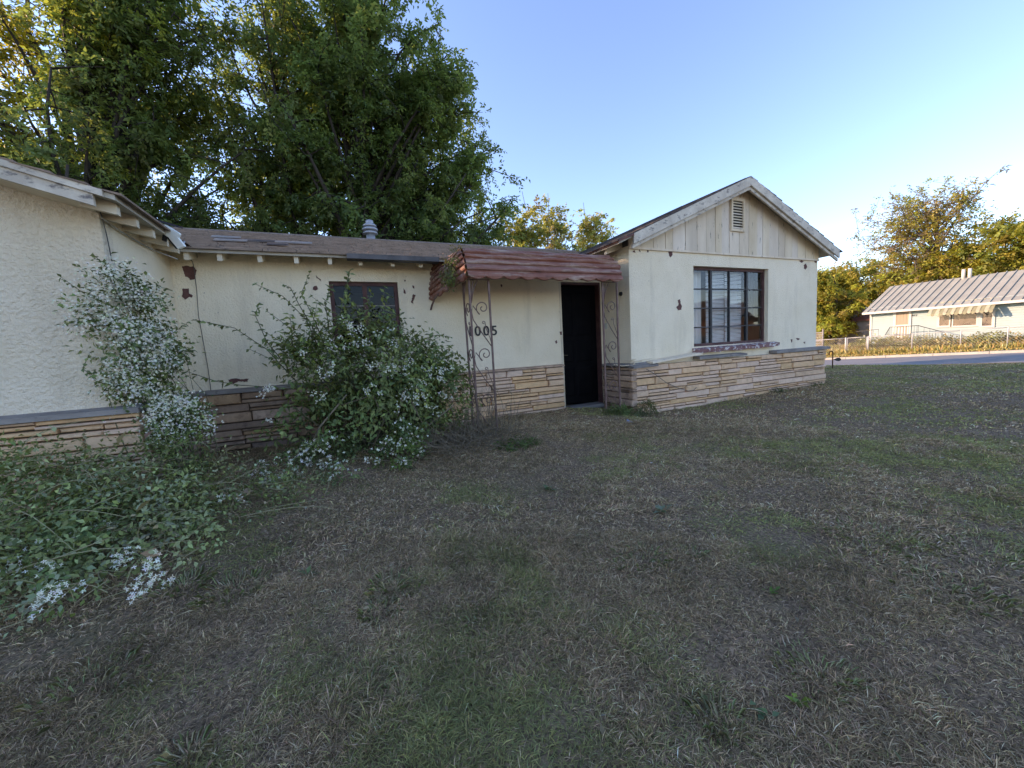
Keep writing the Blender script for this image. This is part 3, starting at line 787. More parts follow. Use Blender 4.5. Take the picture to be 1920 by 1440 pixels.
# ------------------------------------------------------------------ trees
def inell(n, ells, shell=.0):
    ws_ = np.array([e[1][0] * e[1][1] * e[1][2] for e in ells]); i = rng.choice(len(ells), n, p=ws_ / ws_.sum())
    d = unit(rng.normal(size=(n, 3))); r = (shell + (1 - shell) * rng.random((n, 1))) ** (1 / 2.2)
    c = np.array([e[0] for e in ells])[i]; q = np.array([e[1] for e in ells])[i]
    return c + d * r * q
def sprays(P, D, k, Lr, leafL, leafW, droop):
    """pinnate sprays: k leaflets on a short rachis"""
    n = len(P)
    D = unit(D + np.array([0, 0, -droop]))
    side = unit(np.cross(D, np.array([0, 0, 1.]) + rng.normal(0, .2, (n, 3)))); nrm = np.cross(side, D)
    Lr = Lr * rng.uniform(.6, 1.3, (n, 1))
    out = []
    for j in range(k):
        t = (j + .5) / k
        sg = 1 if j % 2 else -1
        base = P + D * Lr * t + np.array([0, 0, -1.]) * Lr * t * t * droop * .5
        dd = D * .6 + side * sg * .8 + np.array([0, 0, -1.]) * droop * .7 + rng.normal(0, .45, (n, 3))
        L = leafL * rng.uniform(.7, 1.25, n); W = leafW * rng.uniform(.8, 1.2, n)
        out.append(leafquads(base, dd, nrm + rng.normal(0, .35, (n, 3)), L, W))
    return np.concatenate(out)
def branch(a, b, bend, n=5):
    a, b = np.array(a, float), np.array(b, float); L = np.linalg.norm(b - a)
    off = rng.normal(0, 1, 3) * L * bend; off[2] = abs(off[2])
    return [a * (1 - t) + b * t + off * 4 * t * (1 - t) * .5 for t in np.linspace(0, 1, n)]
def tree(name, label, base, top, ells, nlimb, nsub, nspray, k, leafL, leafW, cols, wts, tr=.16, droop=.6, bark=M_BARK, leaf=M_LEAF, group=None, sub_r=.20, Lr=.3, cat='tree', rad=.5, forks=1):
    t = thing(name, label, cat, base, group)
    base = np.array(base, float); top = np.array(top, float)
    b = MB()
    tp = [base + np.array([0, 0, -.15])] + [base * (1 - q) + top * q + rng.normal(0, .10, 3) * np.array([1, 1, 0]) for q in np.linspace(.12, 1, 8)]
    b.tube(tp, list(np.linspace(tr, tr * .18, len(tp))), 9)
    T = inell(nlimb, ells, .12); SP = []; SD = []
    cen = np.mean([e[0] for e in ells], 0); R = np.mean([max(e[1][:2]) for e in ells])
    bl = MB()
    for q in T:
        hq = np.clip((q[2] - base[2]) / (top[2] - base[2]) - rng.uniform(.15, .4), .12, .95)
        i = hq * (len(tp) - 1); i0 = int(i); st = tp[i0] + (tp[min(i0 + 1, len(tp) - 1)] - tp[i0]) * (i - i0)
        br = branch(st, q, .10, 6); r0 = tr * (1 - hq * .75) * .5
        bl.tube(br, list(np.linspace(r0, r0 * .2, 6)), 5)
        for s_ in range(nsub):
            u = rng.uniform(.42, 1.0) ** .8; i = u * 5; i0 = min(int(i), 4); st2 = br[i0] + (br[i0 + 1] - br[i0]) * (i - i0)
            tgt = st2 + rng.normal(0, 1, 3) * R * sub_r * np.array([1, 1, .8])
            bb = branch(st2, tgt, .12, 4)
            bl.tube(bb, list(np.linspace(r0 * .3, .006, 4)), 3)
            n = nspray
            uu = rng.uniform(.25, 1.05, n); a = np.array(bb[0]); c = np.array(bb[-1]); m_ = np.array(bb[2])
            P = a + (c - a) * uu[:, None] + rng.normal(0, .5 * rad, (n, 3)) * .35
            SP.append(P); SD.append(unit(P - cen) * .6 + rng.normal(0, .7, (n, 3)))
    b.build('trunk', bark, t, True)
    tag(bl.build('limbs', bark, t, True), kind='stuff')
    V = sprays(np.concatenate(SP), np.concatenate(SD), k, Lr, leafL, leafW, droop)
    cl = pickcol(len(SP), cols, wts, .22)                      # one tone per twig cluster, varied leaf by leaf
    c1 = np.repeat(cl, nspray, 0); c1 = np.tile(c1, (k, 1)) * (1 + rng.normal(0, .16, (len(V), 1)))
    tag(quadmesh('crown', V, leaf, t, np.clip(c1, .004, .9)), kind='stuff')
    return t
G1, G2, G3, G4 = (.100, .165, .060), (.125, .190, .066), (.165, .200, .070), (.078, .130, .055)
YL1, YL2 = (.46, .43, .05), (.30, .32, .05)
GR = 'tall trees behind the house'
gz = lambda x, y: float(zlawn(x, y))
tree('pecan_tree', 'broad dark green tree with drooping leaves, nearest the roof vent and open sky', (.6, 12.6, 0), (1.6, 12.9, 12), [((1.0, 13, 8.8), (3.0, 2.8, 4.8)), ((3.5, 13, 8.6), (1.9, 2.2, 3.2)), ((4.5, 12.9, 5.8), (1.7, 1.8, 2.0)), ((4.5, 12.9, 5.6), (1.7, 1.8, 2.0)), ((4.0, 12.9, 8.4), (1.5, 1.8, 2.6)), ((1.6, 12.6, 4.4), (3.2, 1.8, 1.5)), ((4.4, 12.8, 4.0), (1.6, 1.6, 1.2)), ((4.4, 12.8, 4.0), (1.6, 1.6, 1.2))],
     155, 11, 12, 7, .12, .064, [G1, G2, G3, G4], [4, 3, 2, 2], .2, .35, group=GR, Lr=.30)
tree('pecan_tree', 'tall dark green tree with several upright stems, behind the middle of the roof', (-1.0, 13.4, 0), (-1.2, 13.6, 13), [((-1.4, 13.6, 9.5), (2.6, 2.6, 4.6)), ((-2.6, 13.2, 5.8), (2.3, 1.8, 2.2))],
     54, 10, 10, 7, .12, .060, [G1, G2, G3, YL2], [4, 3, 2, .7], .17, .35, group=GR, Lr=.30)
tree('pecan_tree', 'tall green tree with dark forked trunk, rising behind the left wing roof', (-4.7, 12.4, 0), (-5.2, 12.7, 12), [((-4.0, 12.7, 8.8), (1.9, 2.0, 4.4)), ((-3.2, 12.6, 6.6), (1.9, 1.6, 2.6)), ((-3.3, 12.8, 10.2), (1.8, 1.6, 2.6))],
     60, 10, 10, 7, .12, .058, [G1, G2, YL2, G3], [3, 3, .9, 2], .2, .35, group=GR, Lr=.30)
tree('elm_tree', 'yellow green backlit tree at the far left edge', (-5.9, 15.2, 0), (-7.0, 15.6, 12), [((-6.6, 15.4, 8.4), (2.4, 2.0, 4.4)), ((-10.5, 15.0, 7.5), (3.2, 2.2, 4))],
     60, 9, 11, 6, .14, .06, [YL1, YL2, G3, G2], [4, 3, 2, 1], .2, .4, leaf=M_LEAFY, group=GR, Lr=.28)
tree('cedar_shrub', 'low dark dense evergreen just above the left wing roof', (-4.6, 10.6, 0), (-4.6, 10.6, 5.2), [((-4.9, 13.2, 4.6), (2.6, 1.2, 1.7)), ((-7.5, 13.2, 4.6), (2.4, 1.3, 2.0))],
     46, 10, 14, 6, .12, .045, [G4, G1, (.03, .05, .02)], [3, 2, 2], .12, .3, group=GR, Lr=.22)
tree('elm_tree', 'unseen tree added left of the house to shade the lawn', (-15.5, 10.5, 0), (-15.5, 10.5, 10), [((-14.5, 11, 6.4), (5.5, 3, 4.2)), ((-20, 9, 6.0), (4.5, 3, 4))],
     70, 10, 10, 5, .24, .09, [G1, G2], [1, 1], .22, .4, group=GR, Lr=.3)  # tree added out of view to keep the low sun off the lawn
SG = [(.46, .44, .14), (.32, .36, .12), (.18, .24, .08), (.40, .33, .18)]
for i, (bx, by, hh, wts, lab) in enumerate(((7.2, 15.5, 8.2, [1, 2, 4, 1], 'leafy green sapling beside the big tree, over the middle roof'), (9.0, 16.2, 8.6, [1, 2, 4, 2], 'thin sapling with bare upper stems, middle of the saplings over the roof'),
                                             (10.9, 16.2, 8.4, [4, 2, 1, 1], 'yellow leaved sapling just left of the gable, over the roof'))):
    tree('sapling', lab, (bx, by, 0), (bx + .5, by, hh - .4), [((bx + .2, by, hh * .62), (1.0, .8, hh * .22)), ((bx + .8, by, hh * .78), (.6, .5, hh * .18))] if i != 2 else [((bx + .1, by, hh * .62), (.8, .8, hh * .16)), ((bx + 1.0, by, hh * .82), (.7, .5, hh * .15))],
         24, 7, 7, 5, .15, .085, SG, wts, .05, .2, bark=M_BARKP, leaf=M_LEAFY, group='saplings behind the roof', sub_r=.5, Lr=.22, rad=.3)
# beyond the street
GF = 'trees beyond the street'
FG = [(.34, .35, .06), (.40, .36, .07), (.40, .31, .08), (.25, .29, .065)]
tree('thin_tree', 'tall thin crowned tree with bare twigs, above the metal roof', (45, 14.5, -.2), (44.5, 15.5, 11.0), [((43.5, 15.6, 8.6), (3.0, 5.0, 3.4))], 64, 12, 5, 4, .22, .10, FG + [(.26, .18, .11)], [1, 2, 2, 1, 2], .25, .1, bark=M_BARKP, leaf=M_LEAFY, group=GF, sub_r=.22, Lr=.4, rad=.4)
tree('dense_tree', 'dense olive tree directly behind the metal roof house', (44, 10.5, -.2), (44, 10.5, 8), [((44, 10.6, 6.4), (3, 3.2, 2.7)), ((44, 15.6, 5.2), (2.5, 3.0, 1.6))], 60, 12, 10, 5, .24, .12, FG, [2, 2, 1, 2], .2, .3, leaf=M_LEAFY, group=GF, Lr=.4)
tree('dense_tree', 'green tree at the right picture edge behind the metal roof', (46, 4.5, -.2), (46, 4.5, 8.4), [((46, 5.2, 6.2), (3, 3.4, 2.8))], 40, 10, 10, 5, .24, .12, FG, [2, 1, 1, 3], .2, .3, leaf=M_LEAFY, group=GF, Lr=.4)
tree('dense_tree', 'round yellow green tree left of the metal roof house', (38.5, 19.2, -.5), (38.5, 19.2, 5.6), [((38.5, 19.4, 3.7), (2.4, 2.6, 3.0)), ((39, 22.2, 3.6), (2.2, 2.6, 3.0)), ((37.4, 19.0, 1.5), (1.3, 1.6, 1.5))], 70, 12, 11, 5, .20, .11, FG + [(.24, .12, .04)], [3, 2, 1, 1.5, .6], .16, .3, leaf=M_LEAFY, group=GF, Lr=.35)
tree('dense_tree', 'background tree between the round tree and the thin tree', (50, 23, -.2), (50, 23, 8), [((50, 23, 5.2), (4, 5, 3.0))], 40, 10, 10, 5, .3, .15, FG, [2, 1, 2, 2], .2, .3, leaf=M_LEAFY, group=GF, Lr=.5)

# ------------------------------------------------------------------ the house across the street
XH = 35.0
HS = XH
M_SIDING = mat('pale_mint_siding', (.36, .43, .41), (.32, .39, .37), 1, rough=.7)
M_TRIMW = mat('white_trim', (.55, .52, .45), rough=.6)
M_TIN = mat('grey_metal_roof', (.37, .36, .30), (.31, .30, .25), 1.5, rough=.6, metal=.1)
M_BEIGE = mat('beige_door_paint', (.36, .27, .19), rough=.6)
M_AWN2 = mat('cream_metal_awning', (.40, .37, .25), (.33, .30, .20), 3, rough=.6)
M_AWN3 = mat('awning_dark_stripe', (.24, .22, .13), rough=.7)  # darker stripe colour of the pans between the cream ones
M_PINK = mat('faded_curtain', (.20, .15, .12), (.13, .10, .085), 3)
def hp(px, py): return onX(px, py, XH)
yl_, yr_ = hp(1633, 600)[1], -3.5
far_house = thing('clapboard_house', 'pale green clapboard house with grey metal roof across the street', 'house', (XH + 3, 9, -.2))
zb, ze = -.1, hp(1633, 578)[2]
b = MB(); b.box(XH + .05, XH + 6, yr_, yl_ - .05, -.6, ze); b.build('wall', M_SIDING, far_house)
b = MB(); nl = 19
for k in range(nl):
    z0 = zb + (ze - zb) * k / nl; z1 = zb + (ze - zb) * (k + 1) / nl
    b.hexa([(XH, yr_, z0), (XH + .05, yr_, z0), (XH + .05, yl_ - .06, z0), (XH, yl_ - .06, z0), (XH + .03, yr_, z1), (XH + .05, yr_, z1), (XH + .05, yl_ - .06, z1), (XH + .03, yl_ - .06, z1)])
tag(b.build('siding', M_SIDING, far_house), kind='stuff')
b = MB(); b.box(XH - .02, XH + .1, yl_ - .06, yl_ + .06, -.4, ze); b.build('corner_board', M_TRIMW, far_house)
rz = 4.15; xr = XH + 3.2; ov = .5
def zf(x): return ze - .04 + (x - XH) * (rz - ze) / (xr - XH)
b = MB(); b.prism([(XH - ov, yr_ - .4, zf(XH - ov)), (xr, yr_ - .4, rz), (xr, yr_ - .4, rz - .05), (XH - ov, yr_ - .4, zf(XH - ov) - .05)], (0, yl_ - yr_ + .7, 0)); b.prism([(xr, yr_ - .4, rz), (xr + 3.7, yr_ - .4, ze - .3), (xr + 3.7, yr_ - .4, ze - .35), (xr, yr_ - .4, rz - .05)], (0, yl_ - yr_ + .7, 0))
rf = b.build('roof', M_TIN, far_house)
b = MB(); y = yr_ - .35
while y < yl_ + .3:
    b.prism([(XH - ov, y, zf(XH - ov) + .001), (xr, y, rz + .001), (xr, y, rz + .06), (XH - ov, y, zf(XH - ov) + .06)], (0, .035, 0)); y += .38
tag(b.build('roof_ribs', M_TIN, rf), kind='stuff')
b = MB(); b.box(XH - ov - .03, XH - ov, yr_ - .4, yl_ + .3, zf(XH - ov) - .14, zf(XH - ov) - .002); b.build('fascia', M_TRIMW, far_house)
b = MB(); b.prism([(XH - ov + .05, yl_ + .26, zf(XH - ov) - .05), (xr, yl_ + .26, rz - .06), (xr + 3.6, yl_ + .26, ze - .35)], (0, .05, 0)) ; b.build('gable_end', M_TRIMW, far_house)
for px in (1795, 1807):
    q = hp(px, 512); b = MB(); b.tube([(xr - .2, q[1] * 1.06, rz - .2), (xr - .2, q[1] * 1.06, rz + .5)], .09, 10); b.build('roof_pipe', M_TRIMW, far_house, True)
# door
da, dbq = hp(1704, 600)[1], hp(1680, 600)[1]; dzt = hp(1690, 580)[2]; dzb = hp(1690, 637)[2] - .05
b = MB()
for q in ((da - .13, da, dzb, dzt + .12), (dbq, dbq + .13, dzb, dzt + .12), (da, dbq, dzt, dzt + .12)): b.box(XH - .04, XH + .02, q[0], q[1], q[2], q[3])
b.build('door_frame', M_TRIMW, far_house)
b = MB(); b.box(XH - .012, XH + .03, da, dbq, dzb, dzt); fd = b.build('door', M_BEIGE, far_house)
b = MB(); zm = hp(1690, 610)[2]; b.box(XH - .03, XH - .012, da, dbq, zm - .08, zm + .04); b.box(XH - .03, XH - .012, da, da + .06, dzb, zm - .08); b.box(XH - .03, XH - .012, dbq - .06, dbq, dzb, zm - .08); b.build('screen_rail', M_TRIMW, fd)
for k in range(4):
    yy = da + .12 + k * .16; b = MB(); b.box(XH - .022, XH - .0125, yy, yy + .11, dzb + .2, zm - .14); b.build('door_panel', M_TRIMW, fd)
    b = MB(); b.box(XH - .022, XH - .0125, yy, yy + .11, zm + .08, dzt - .08); b.build('door_panel', M_BEIGE, fd)
for k, ch in enumerate('877'):
    q = hp(1711 + k * 3.6, 593)
    glyph(ch, .17, (XH - .012, q[1], q[2]), M_BLACK, far_house, 'house_number', (math.pi / 2, 0, -math.pi / 2))
b = MB(); q = hp(1716, 581); b.tube([(XH - .01, q[1], q[2]), (XH - .09, q[1], q[2]), (XH - .10, q[1], q[2] - .08)], .045, 8); b.build('porch_light', M_BLACK, far_house, True)
# windows
for x0, x1 in ((1762, 1780), (1788, 1831), (1842, 1860)):
    ya, yb = hp(x1, 600)[1], hp(x0, 600)[1]; z0, z1 = hp(x0, 611)[2], hp(x0, 583)[2]
    b = MB()
    for q in ((ya - .12, ya, z0 - .1, z1 + .08), (yb, yb + .12, z0 - .1, z1 + .08), (ya, yb, z1, z1 + .08), (ya, yb, z0 - .1, z0)): b.box(XH - .04, XH + .02, q[0], q[1], q[2], q[3])
    f = b.build('window', M_TRIMW, far_house)
    b = MB(); b.box(XH - .024, XH - .020, ya, yb, z0, z1); b.build('pane', M_GLASS, f)
    b = MB(); b.box(XH - .012, XH + .03, ya, yb, z0, z1); b.build('curtain', M_PINK, f)
# awning over the windows
ya, yb = hp(1868, 575)[1] - .1, hp(1754, 575)[1] + .1; zt, zl = hp(1800, 564)[2], hp(1800, 586)[2]
b = MB(); b.tube([(XH - .02, ya, zl), (XH - .75, ya, zl)], .02, 5); b.tube([(XH - .02, yb, zl), (XH - .75, yb, zl)], .02, 5)
fa = b.build('awning', M_AWN2, far_house)
n = 16
for k in range(n):
    y0 = ya + (yb - ya) * k / n; y1 = ya + (yb - ya) * (k + 1) / n
    q = .03 if k % 2 else 0
    b = MB(); b.add([(XH - .02, y0, zt + q), (XH - .02, y1 - .012, zt + q), (XH - .8, y1 - .012, zl + q), (XH - .8, y0, zl + q), (XH - .82, y1 - .012, zl - .10 + q), (XH - .82, y0, zl - .10 + q), (XH - .82, (y0 + y1) / 2, zl - .15 + q)], [(0, 1, 2, 3), (3, 2, 4, 6, 5)])
    b.build('awning_pan', M_AWN2 if k % 2 else M_AWN3, fa)
# steps and railing
zst = dzb
b = MB(); b.box(XH - 1.2, XH - .01, da - .5, dbq + .5, -.7, zst - .02); b.build('porch_slab', M_CONC, far_house)
def rail(pts):
    b = MB(); b.tube(pts, .02, 5)
    for i in range(len(pts) - 1):
        for t in np.linspace(0, .9, 5):
            p = np.array(pts[i]) * (1 - t) + np.array(pts[i + 1]) * t; b.tube([p, (p[0], p[1], max(zst - .02, p[2] - .85))], .010, 4)
    return b.build('railing', M_BLACK, far_house)
rail([(XH - 1.15, dbq + .45, zst + .85), (XH - 1.15, dbq + 1.7, zst + .75)]); rail([(XH - 1.15, da - .2, zst + .95), (XH - 1.15, da + .5, zst + .95), (XH - 1.15, da + .75, zst + .4)])
rail([(XH - 1.15, da - .3, zst + .95), (XH - 1.15, da - .9, zst + .95), (XH - 1.15, da - 2.1, zst + .45)])

# low building behind, left of the pale house
sh = thing('shed', 'small shadowed outbuilding with brown roof behind the pale green house', 'shed', (42, 18.5, -.3))
M_SHED = mat('grey_shed_wall', (.30, .28, .27), (.24, .22, .21), 2)
b = MB(); b.box(40, 44, 16.2, 20.2, -.6, 1.9); b.build('wall', M_SHED, sh)
b = MB(); b.prism([(39.6, 15.8, 1.75), (42, 15.8, 2.9), (44.4, 15.8, 1.75), (42, 15.8, 2.78)], (0, 4.8, 0)); b.build('roof', M_REDEDGE, sh)
# brick house further along the street, seen as a reflection in the wing window
br = thing('brick_house', 'orange brick house across the street, reflected in the wing window', 'house', (34.5, -24, 0))
M_BRICK = mat('orange_brick', (.30, .15, .09), (.24, .115, .07), 2, c3=(.36, .24, .17), scale3=14, lo3=.6, hi3=.65)
b = MB(); b.box(34.5, 42, -32, -17, -.5, 2.9); b.build('wall', M_BRICK, br)
b = MB(); b.prism([(33.8, -32.5, 2.85), (38.2, -32.5, 4.7), (42.6, -32.5, 2.85), (38.2, -32.5, 4.5)], (0, 16, 0)); b.build('roof', M_SHINGLE, br)
b = MB(); b.box(34.44, 34.52, -26, -24, 1.0, 2.2); b.build('window', M_TRIMW, br)
# lattice panel at the fence corner
lt = thing('lattice_panel', 'grey lattice panel beside the white wing corner, behind the fence', 'lattice', (33.4, 19.0, -.5))
b = MB(); q0 = onX(1529, 612, 33.5); q1 = onX(1541, 612, 33.5)
for k in range(9):
    z = -.35 + k * .16; b.box(33.48, 33.5, q1[1] - .05, q0[1] + .35, z, z + .09)
b.build('slats', M_CAP, lt)['kind'] = 'stuff'
b = MB(); b.box(33.44, 33.54, q1[1] - .13, q1[1] - .05, -.8, 1.25); b.build('post', M_CAP, lt)

# chain link fence
XF = 31.5
M_WIRE = mat('galvanised_wire', (.45, .43, .40), rough=.5, metal=.3)
fen = thing('chain_link_fence', 'low galvanised chain link fence with gate along the far verge', 'fence', (XF, 12, -.6))
py_ = [23.5, 21.3, 19.1, 16.95, 14.95, 13.72, 11.6, 9.6, 7.95, 5.8, 3.6, 1.4, -1, -3.5]
def fz(y): return float(zyard(XF, y))
FH = 1.05
for y in py_:
    b = MB(); r = .045 if y in (14.95, 13.72) else .028; z = fz(y); b.tube([(XF, y, z - .2), (XF, y, z + FH + .03), (XF, y, z + FH + .06)], [r, r, .01], 8); b.build('post', M_WIRE, fen, True)
for a, c in zip(py_[:-1], py_[1:]):
    gate = a == 14.95
    if gate: a, c = a - .09, c + .09
    za, zc = fz(a), fz(c)
    par = fen
    b = MB(); b.tube([(XF, a, za + FH), (XF, c, zc + FH)], .022, 6)
    if gate:
        b.tube([(XF, a, za + .08), (XF, c, zc + .08)], .022, 6); b.tube([(XF, a, za + .08), (XF, a, za + FH)], .022, 6); b.tube([(XF, c, zc + .08), (XF, c, zc + FH)], .022, 6)
    par = b.build('gate' if gate else 'top_rail', M_WIRE, fen, True)
    b = MB(); n = max(4, int((a - c) / .13)); st = (a - c) / n
    hh = FH - .06; m = int(hh / st / 1.0)
    for d in (1, -1):
        for i in range(-m, n + 1):
            u0, v0, u1, v1 = i, 0, i + m, m
            if u0 < 0: v0 = -u0; u0 = 0
            if u1 > n: v1 = v1 - (u1 - n); u1 = n
            if v1 <= v0: continue
            f_ = lambda u, v: (XF, (a - st * u) if d > 0 else (c + st * u), (za + (zc - za) * (u / n if d > 0 else 1 - u / n)) + .05 + hh * v / m)
            b.tube([f_(u0, v0), f_(u1, v1)], .0035, 3, False)
    tag(b.build('wire_mesh', M_WIRE, par if gate else fen), kind='stuff')

# ------------------------------------------------------------------ plants against the house
PG = [(.12, .175, .065), (.155, .21, .075), (.09, .135, .06), (.19, .235, .08)]
WH = [(.84, .80, .66), (.76, .72, .56), (.64, .62, .40)]
def fan(P, N, k, L, W, curl=.15):
    """k petalled flowers at P facing N"""
    n = len(P); N = unit(N)
    A = unit(np.cross(N, rng.normal(size=(n, 3)))); B = np.cross(N, A); out = []
    for j in range(k):
        t = 2 * math.pi * j / k + rng.normal(0, .12, n)[:, None]
        D = A * np.cos(t) + B * np.sin(t) + N * curl
        out.append(leafquads(P, D, N, L * rng.uniform(.8, 1.2, n), W * np.ones(n), .1))
    return np.concatenate(out)
def scatter_leaves(P, out, L, W, droop=.4, jit=.8):
    n = len(P)
    D = unit(out) * .7 + rng.normal(0, jit, (n, 3)) + np.array([0, 0, -droop])
    N = unit(out) * .8 + np.array([0, 0, .6]) + rng.normal(0, .4, (n, 3))
    return leafquads(P, D, N, L * rng.uniform(.55, 1.3, n), W * rng.uniform(.6, 1.3, n))
def clumps(ells, n_c, per, r):
    """clustered points over ellipsoids; returns points, outward dirs and cluster ids"""
    C = inell(n_c, ells, .45); cen = np.mean([e[0] for e in ells], 0)
    ids = np.repeat(np.arange(n_c), per)
    P = C[ids] + rng.normal(0, r, (n_c * per, 3))
    return P, unit(P - cen), ids, C
def plant(name, label, cat, base, ells, n_c, per, r, L, W, cols, wts, nstem=25, stem_r=.006, flowers=0, fl=.016, fw=.008, group=None, droop=.3, stem=M_VINE, zmin=.02, ylim=None, flower_side=(0, -1, .5), keep=None, ffrac=.4):
    t = thing(name, label, cat, base, group)
    P, O, ids, C = clumps(ells, n_c, per, r)
    ok = P[:, 2] > zmin
    if ylim is not None: ok &= P[:, 1] < ylim
    if keep is not None: ok &= keep(P)
    P, O, ids = P[ok], O[ok], ids[ok]
    V = scatter_leaves(P, O, L, W, droop)
    if ylim is not None: V[:, :, 1] = np.minimum(V[:, :, 1], ylim + .03)
    V[:, :, 2] = np.maximum(V[:, :, 2], .005)
    cc = pickcol(n_c, cols, wts, .2)[ids] * (1 + rng.normal(0, .18, (len(P), 1)))
    tag(quadmesh('leaves', V, M_PLANT, t, np.clip(cc, .005, .9)), kind='stuff')
    b = MB()
    for i in range(nstem):
        q = C[rng.integers(len(C))]; st = np.array(base) + np.append(rng.normal(0, .12, 2), 0)
        if ylim is not None: q = np.array([q[0], min(q[1], ylim), q[2]])
        b.tube(branch(st, q, .18, 7), list(np.linspace(stem_r, stem_r * .35, 7)), 4)
    tag(b.build('stems', stem, t, True), kind='stuff')
    if flowers:
        fs_ = np.array(flower_side, float); fs_ /= np.linalg.norm(fs_)
        sc = (C - np.mean([e[0] for e in ells], 0)) @ fs_ + rng.normal(0, .12, len(C))
        cand = np.argsort(-sc)[:max(6, int(len(C) * ffrac))]; pick = rng.choice(cand, flowers)
        fp = C[pick] + rng.normal(0, r * 1.0, (flowers, 3)) + fs_ * r * .9
        if ylim is not None: fp[:, 1] = np.minimum(fp[:, 1], ylim)
        okf = fp[:, 2] > .08
        if keep is not None: okf &= keep(fp)
        fp = fp[okf]
        FV = fan(fp, fs_ + rng.normal(0, .5, (len(fp), 3)), 4, fl, fw)
        tag(quadmesh('flowers', FV, M_PETAL, t, np.tile(pickcol(len(fp), WH, [4, 3, 1.2], .06), (4, 1))), kind='stuff')
    return t
def runner(t, pts, L, W, n, r=.005, cols=PG, pair=True):
    """an arching shoot with paired leaves"""
    pts = [np.array(p, float) for p in pts]
    b = MB(); b.tube(pts, list(np.linspace(r, r * .4, len(pts))), 5); b.build('shoot', M_VINE, t, True)
    s = np.linspace(.12, 1, n) * (len(pts) - 1); i = np.minimum(s.astype(int), len(pts) - 2); fr = (s - i)[:, None]
    A = np.array(pts); P = A[i] + (A[i + 1] - A[i]) * fr; T = unit(A[i + 1] - A[i])
    S = unit(np.cross(T, np.array([0, 0, 1.])) + rng.normal(0, .25, (n, 3)))
    D = [T * .5 + S, T * .5 - S] if pair else [T + S * .4]
    V = np.concatenate([leafquads(P, d + np.array([0, 0, -.25]) + rng.normal(0, .2, (n, 3)), np.array([0, -.5, .9]) + rng.normal(0, .3, (n, 3)), L * rng.uniform(.7, 1.2, n), W * np.ones(n)) for d in D])
    tag(quadmesh('shoot_leaves', V, M_PLANT, t, pickcol(len(V), cols, [1] * len(cols), .15)), kind='stuff')

def add_flowers(t, spots, fl, fw, side):
    fs_ = unit(np.array(side, float)); P = []
    for c, n, r in spots:
        k = max(2, int(n / 9)); cc = np.array(c) + rng.normal(0, r, (k, 3)) * np.array([1, .7, .8])     # sprays of about nine flowers
        P.append(np.repeat(cc, 9, 0) + rng.normal(0, .02, (k * 9, 3)))
    P = np.concatenate(P); P[:, 2] = np.maximum(P[:, 2], .06)
    V = fan(P, fs_ + rng.normal(0, .5, (len(P), 3)), 4, fl, fw)
    tag(quadmesh('flowers', V, M_PETAL, t, np.tile(pickcol(len(P), WH, [4, 3, 1.2], .06), (4, 1))), kind='stuff')
# white flowering vine climbing the corner of the left wing
vb = np.array([-1.45, 4.6, 0])
def VP(px, py, y): return tuple(onY(px, py, y))
ve = [(VP(205, 520, 4.22), (.15, .09, .15)), (VP(190, 590, 4.20), (.19, .10, .17)), (VP(235, 640, 4.24), (.24, .12, .20)), (VP(255, 690, 4.32), (.24, .14, .22)),
      (VP(285, 740, 4.35), (.22, .14, .2)), (VP(320, 790, 4.35), (.30, .2, .2)), (VP(345, 760, 4.4), (.18, .18, .12)), (VP(250, 565, 4.5), (.2, .2, .2)), (VP(290, 650, 4.55), (.22, .2, .25))]
vine = plant('flowering_vine', 'tall vine covered in small white flowers climbing the left wing corner', 'vine', tuple(vb), ve, 170, 34, .055, .045, .026, PG, [3, 2, 3, 1], 34, .006, 6000, .0112, .0056, flower_side=(.25, -1, .35), ffrac=.55)
for pl in ([(215, 520), (190, 490), (175, 478)], [(190, 560), (150, 545), (115, 520)], [(190, 600), (150, 600), (122, 606)], [(170, 660), (155, 690), (180, 715), (200, 720)], [(300, 640), (330, 620), (352, 605)], [(250, 560), (300, 560), (310, 580)]):
    runner(vine, [VP(x, y, 4.18 - .02 * i) for i, (x, y) in enumerate(pl)], .045, .025, 9, .003)

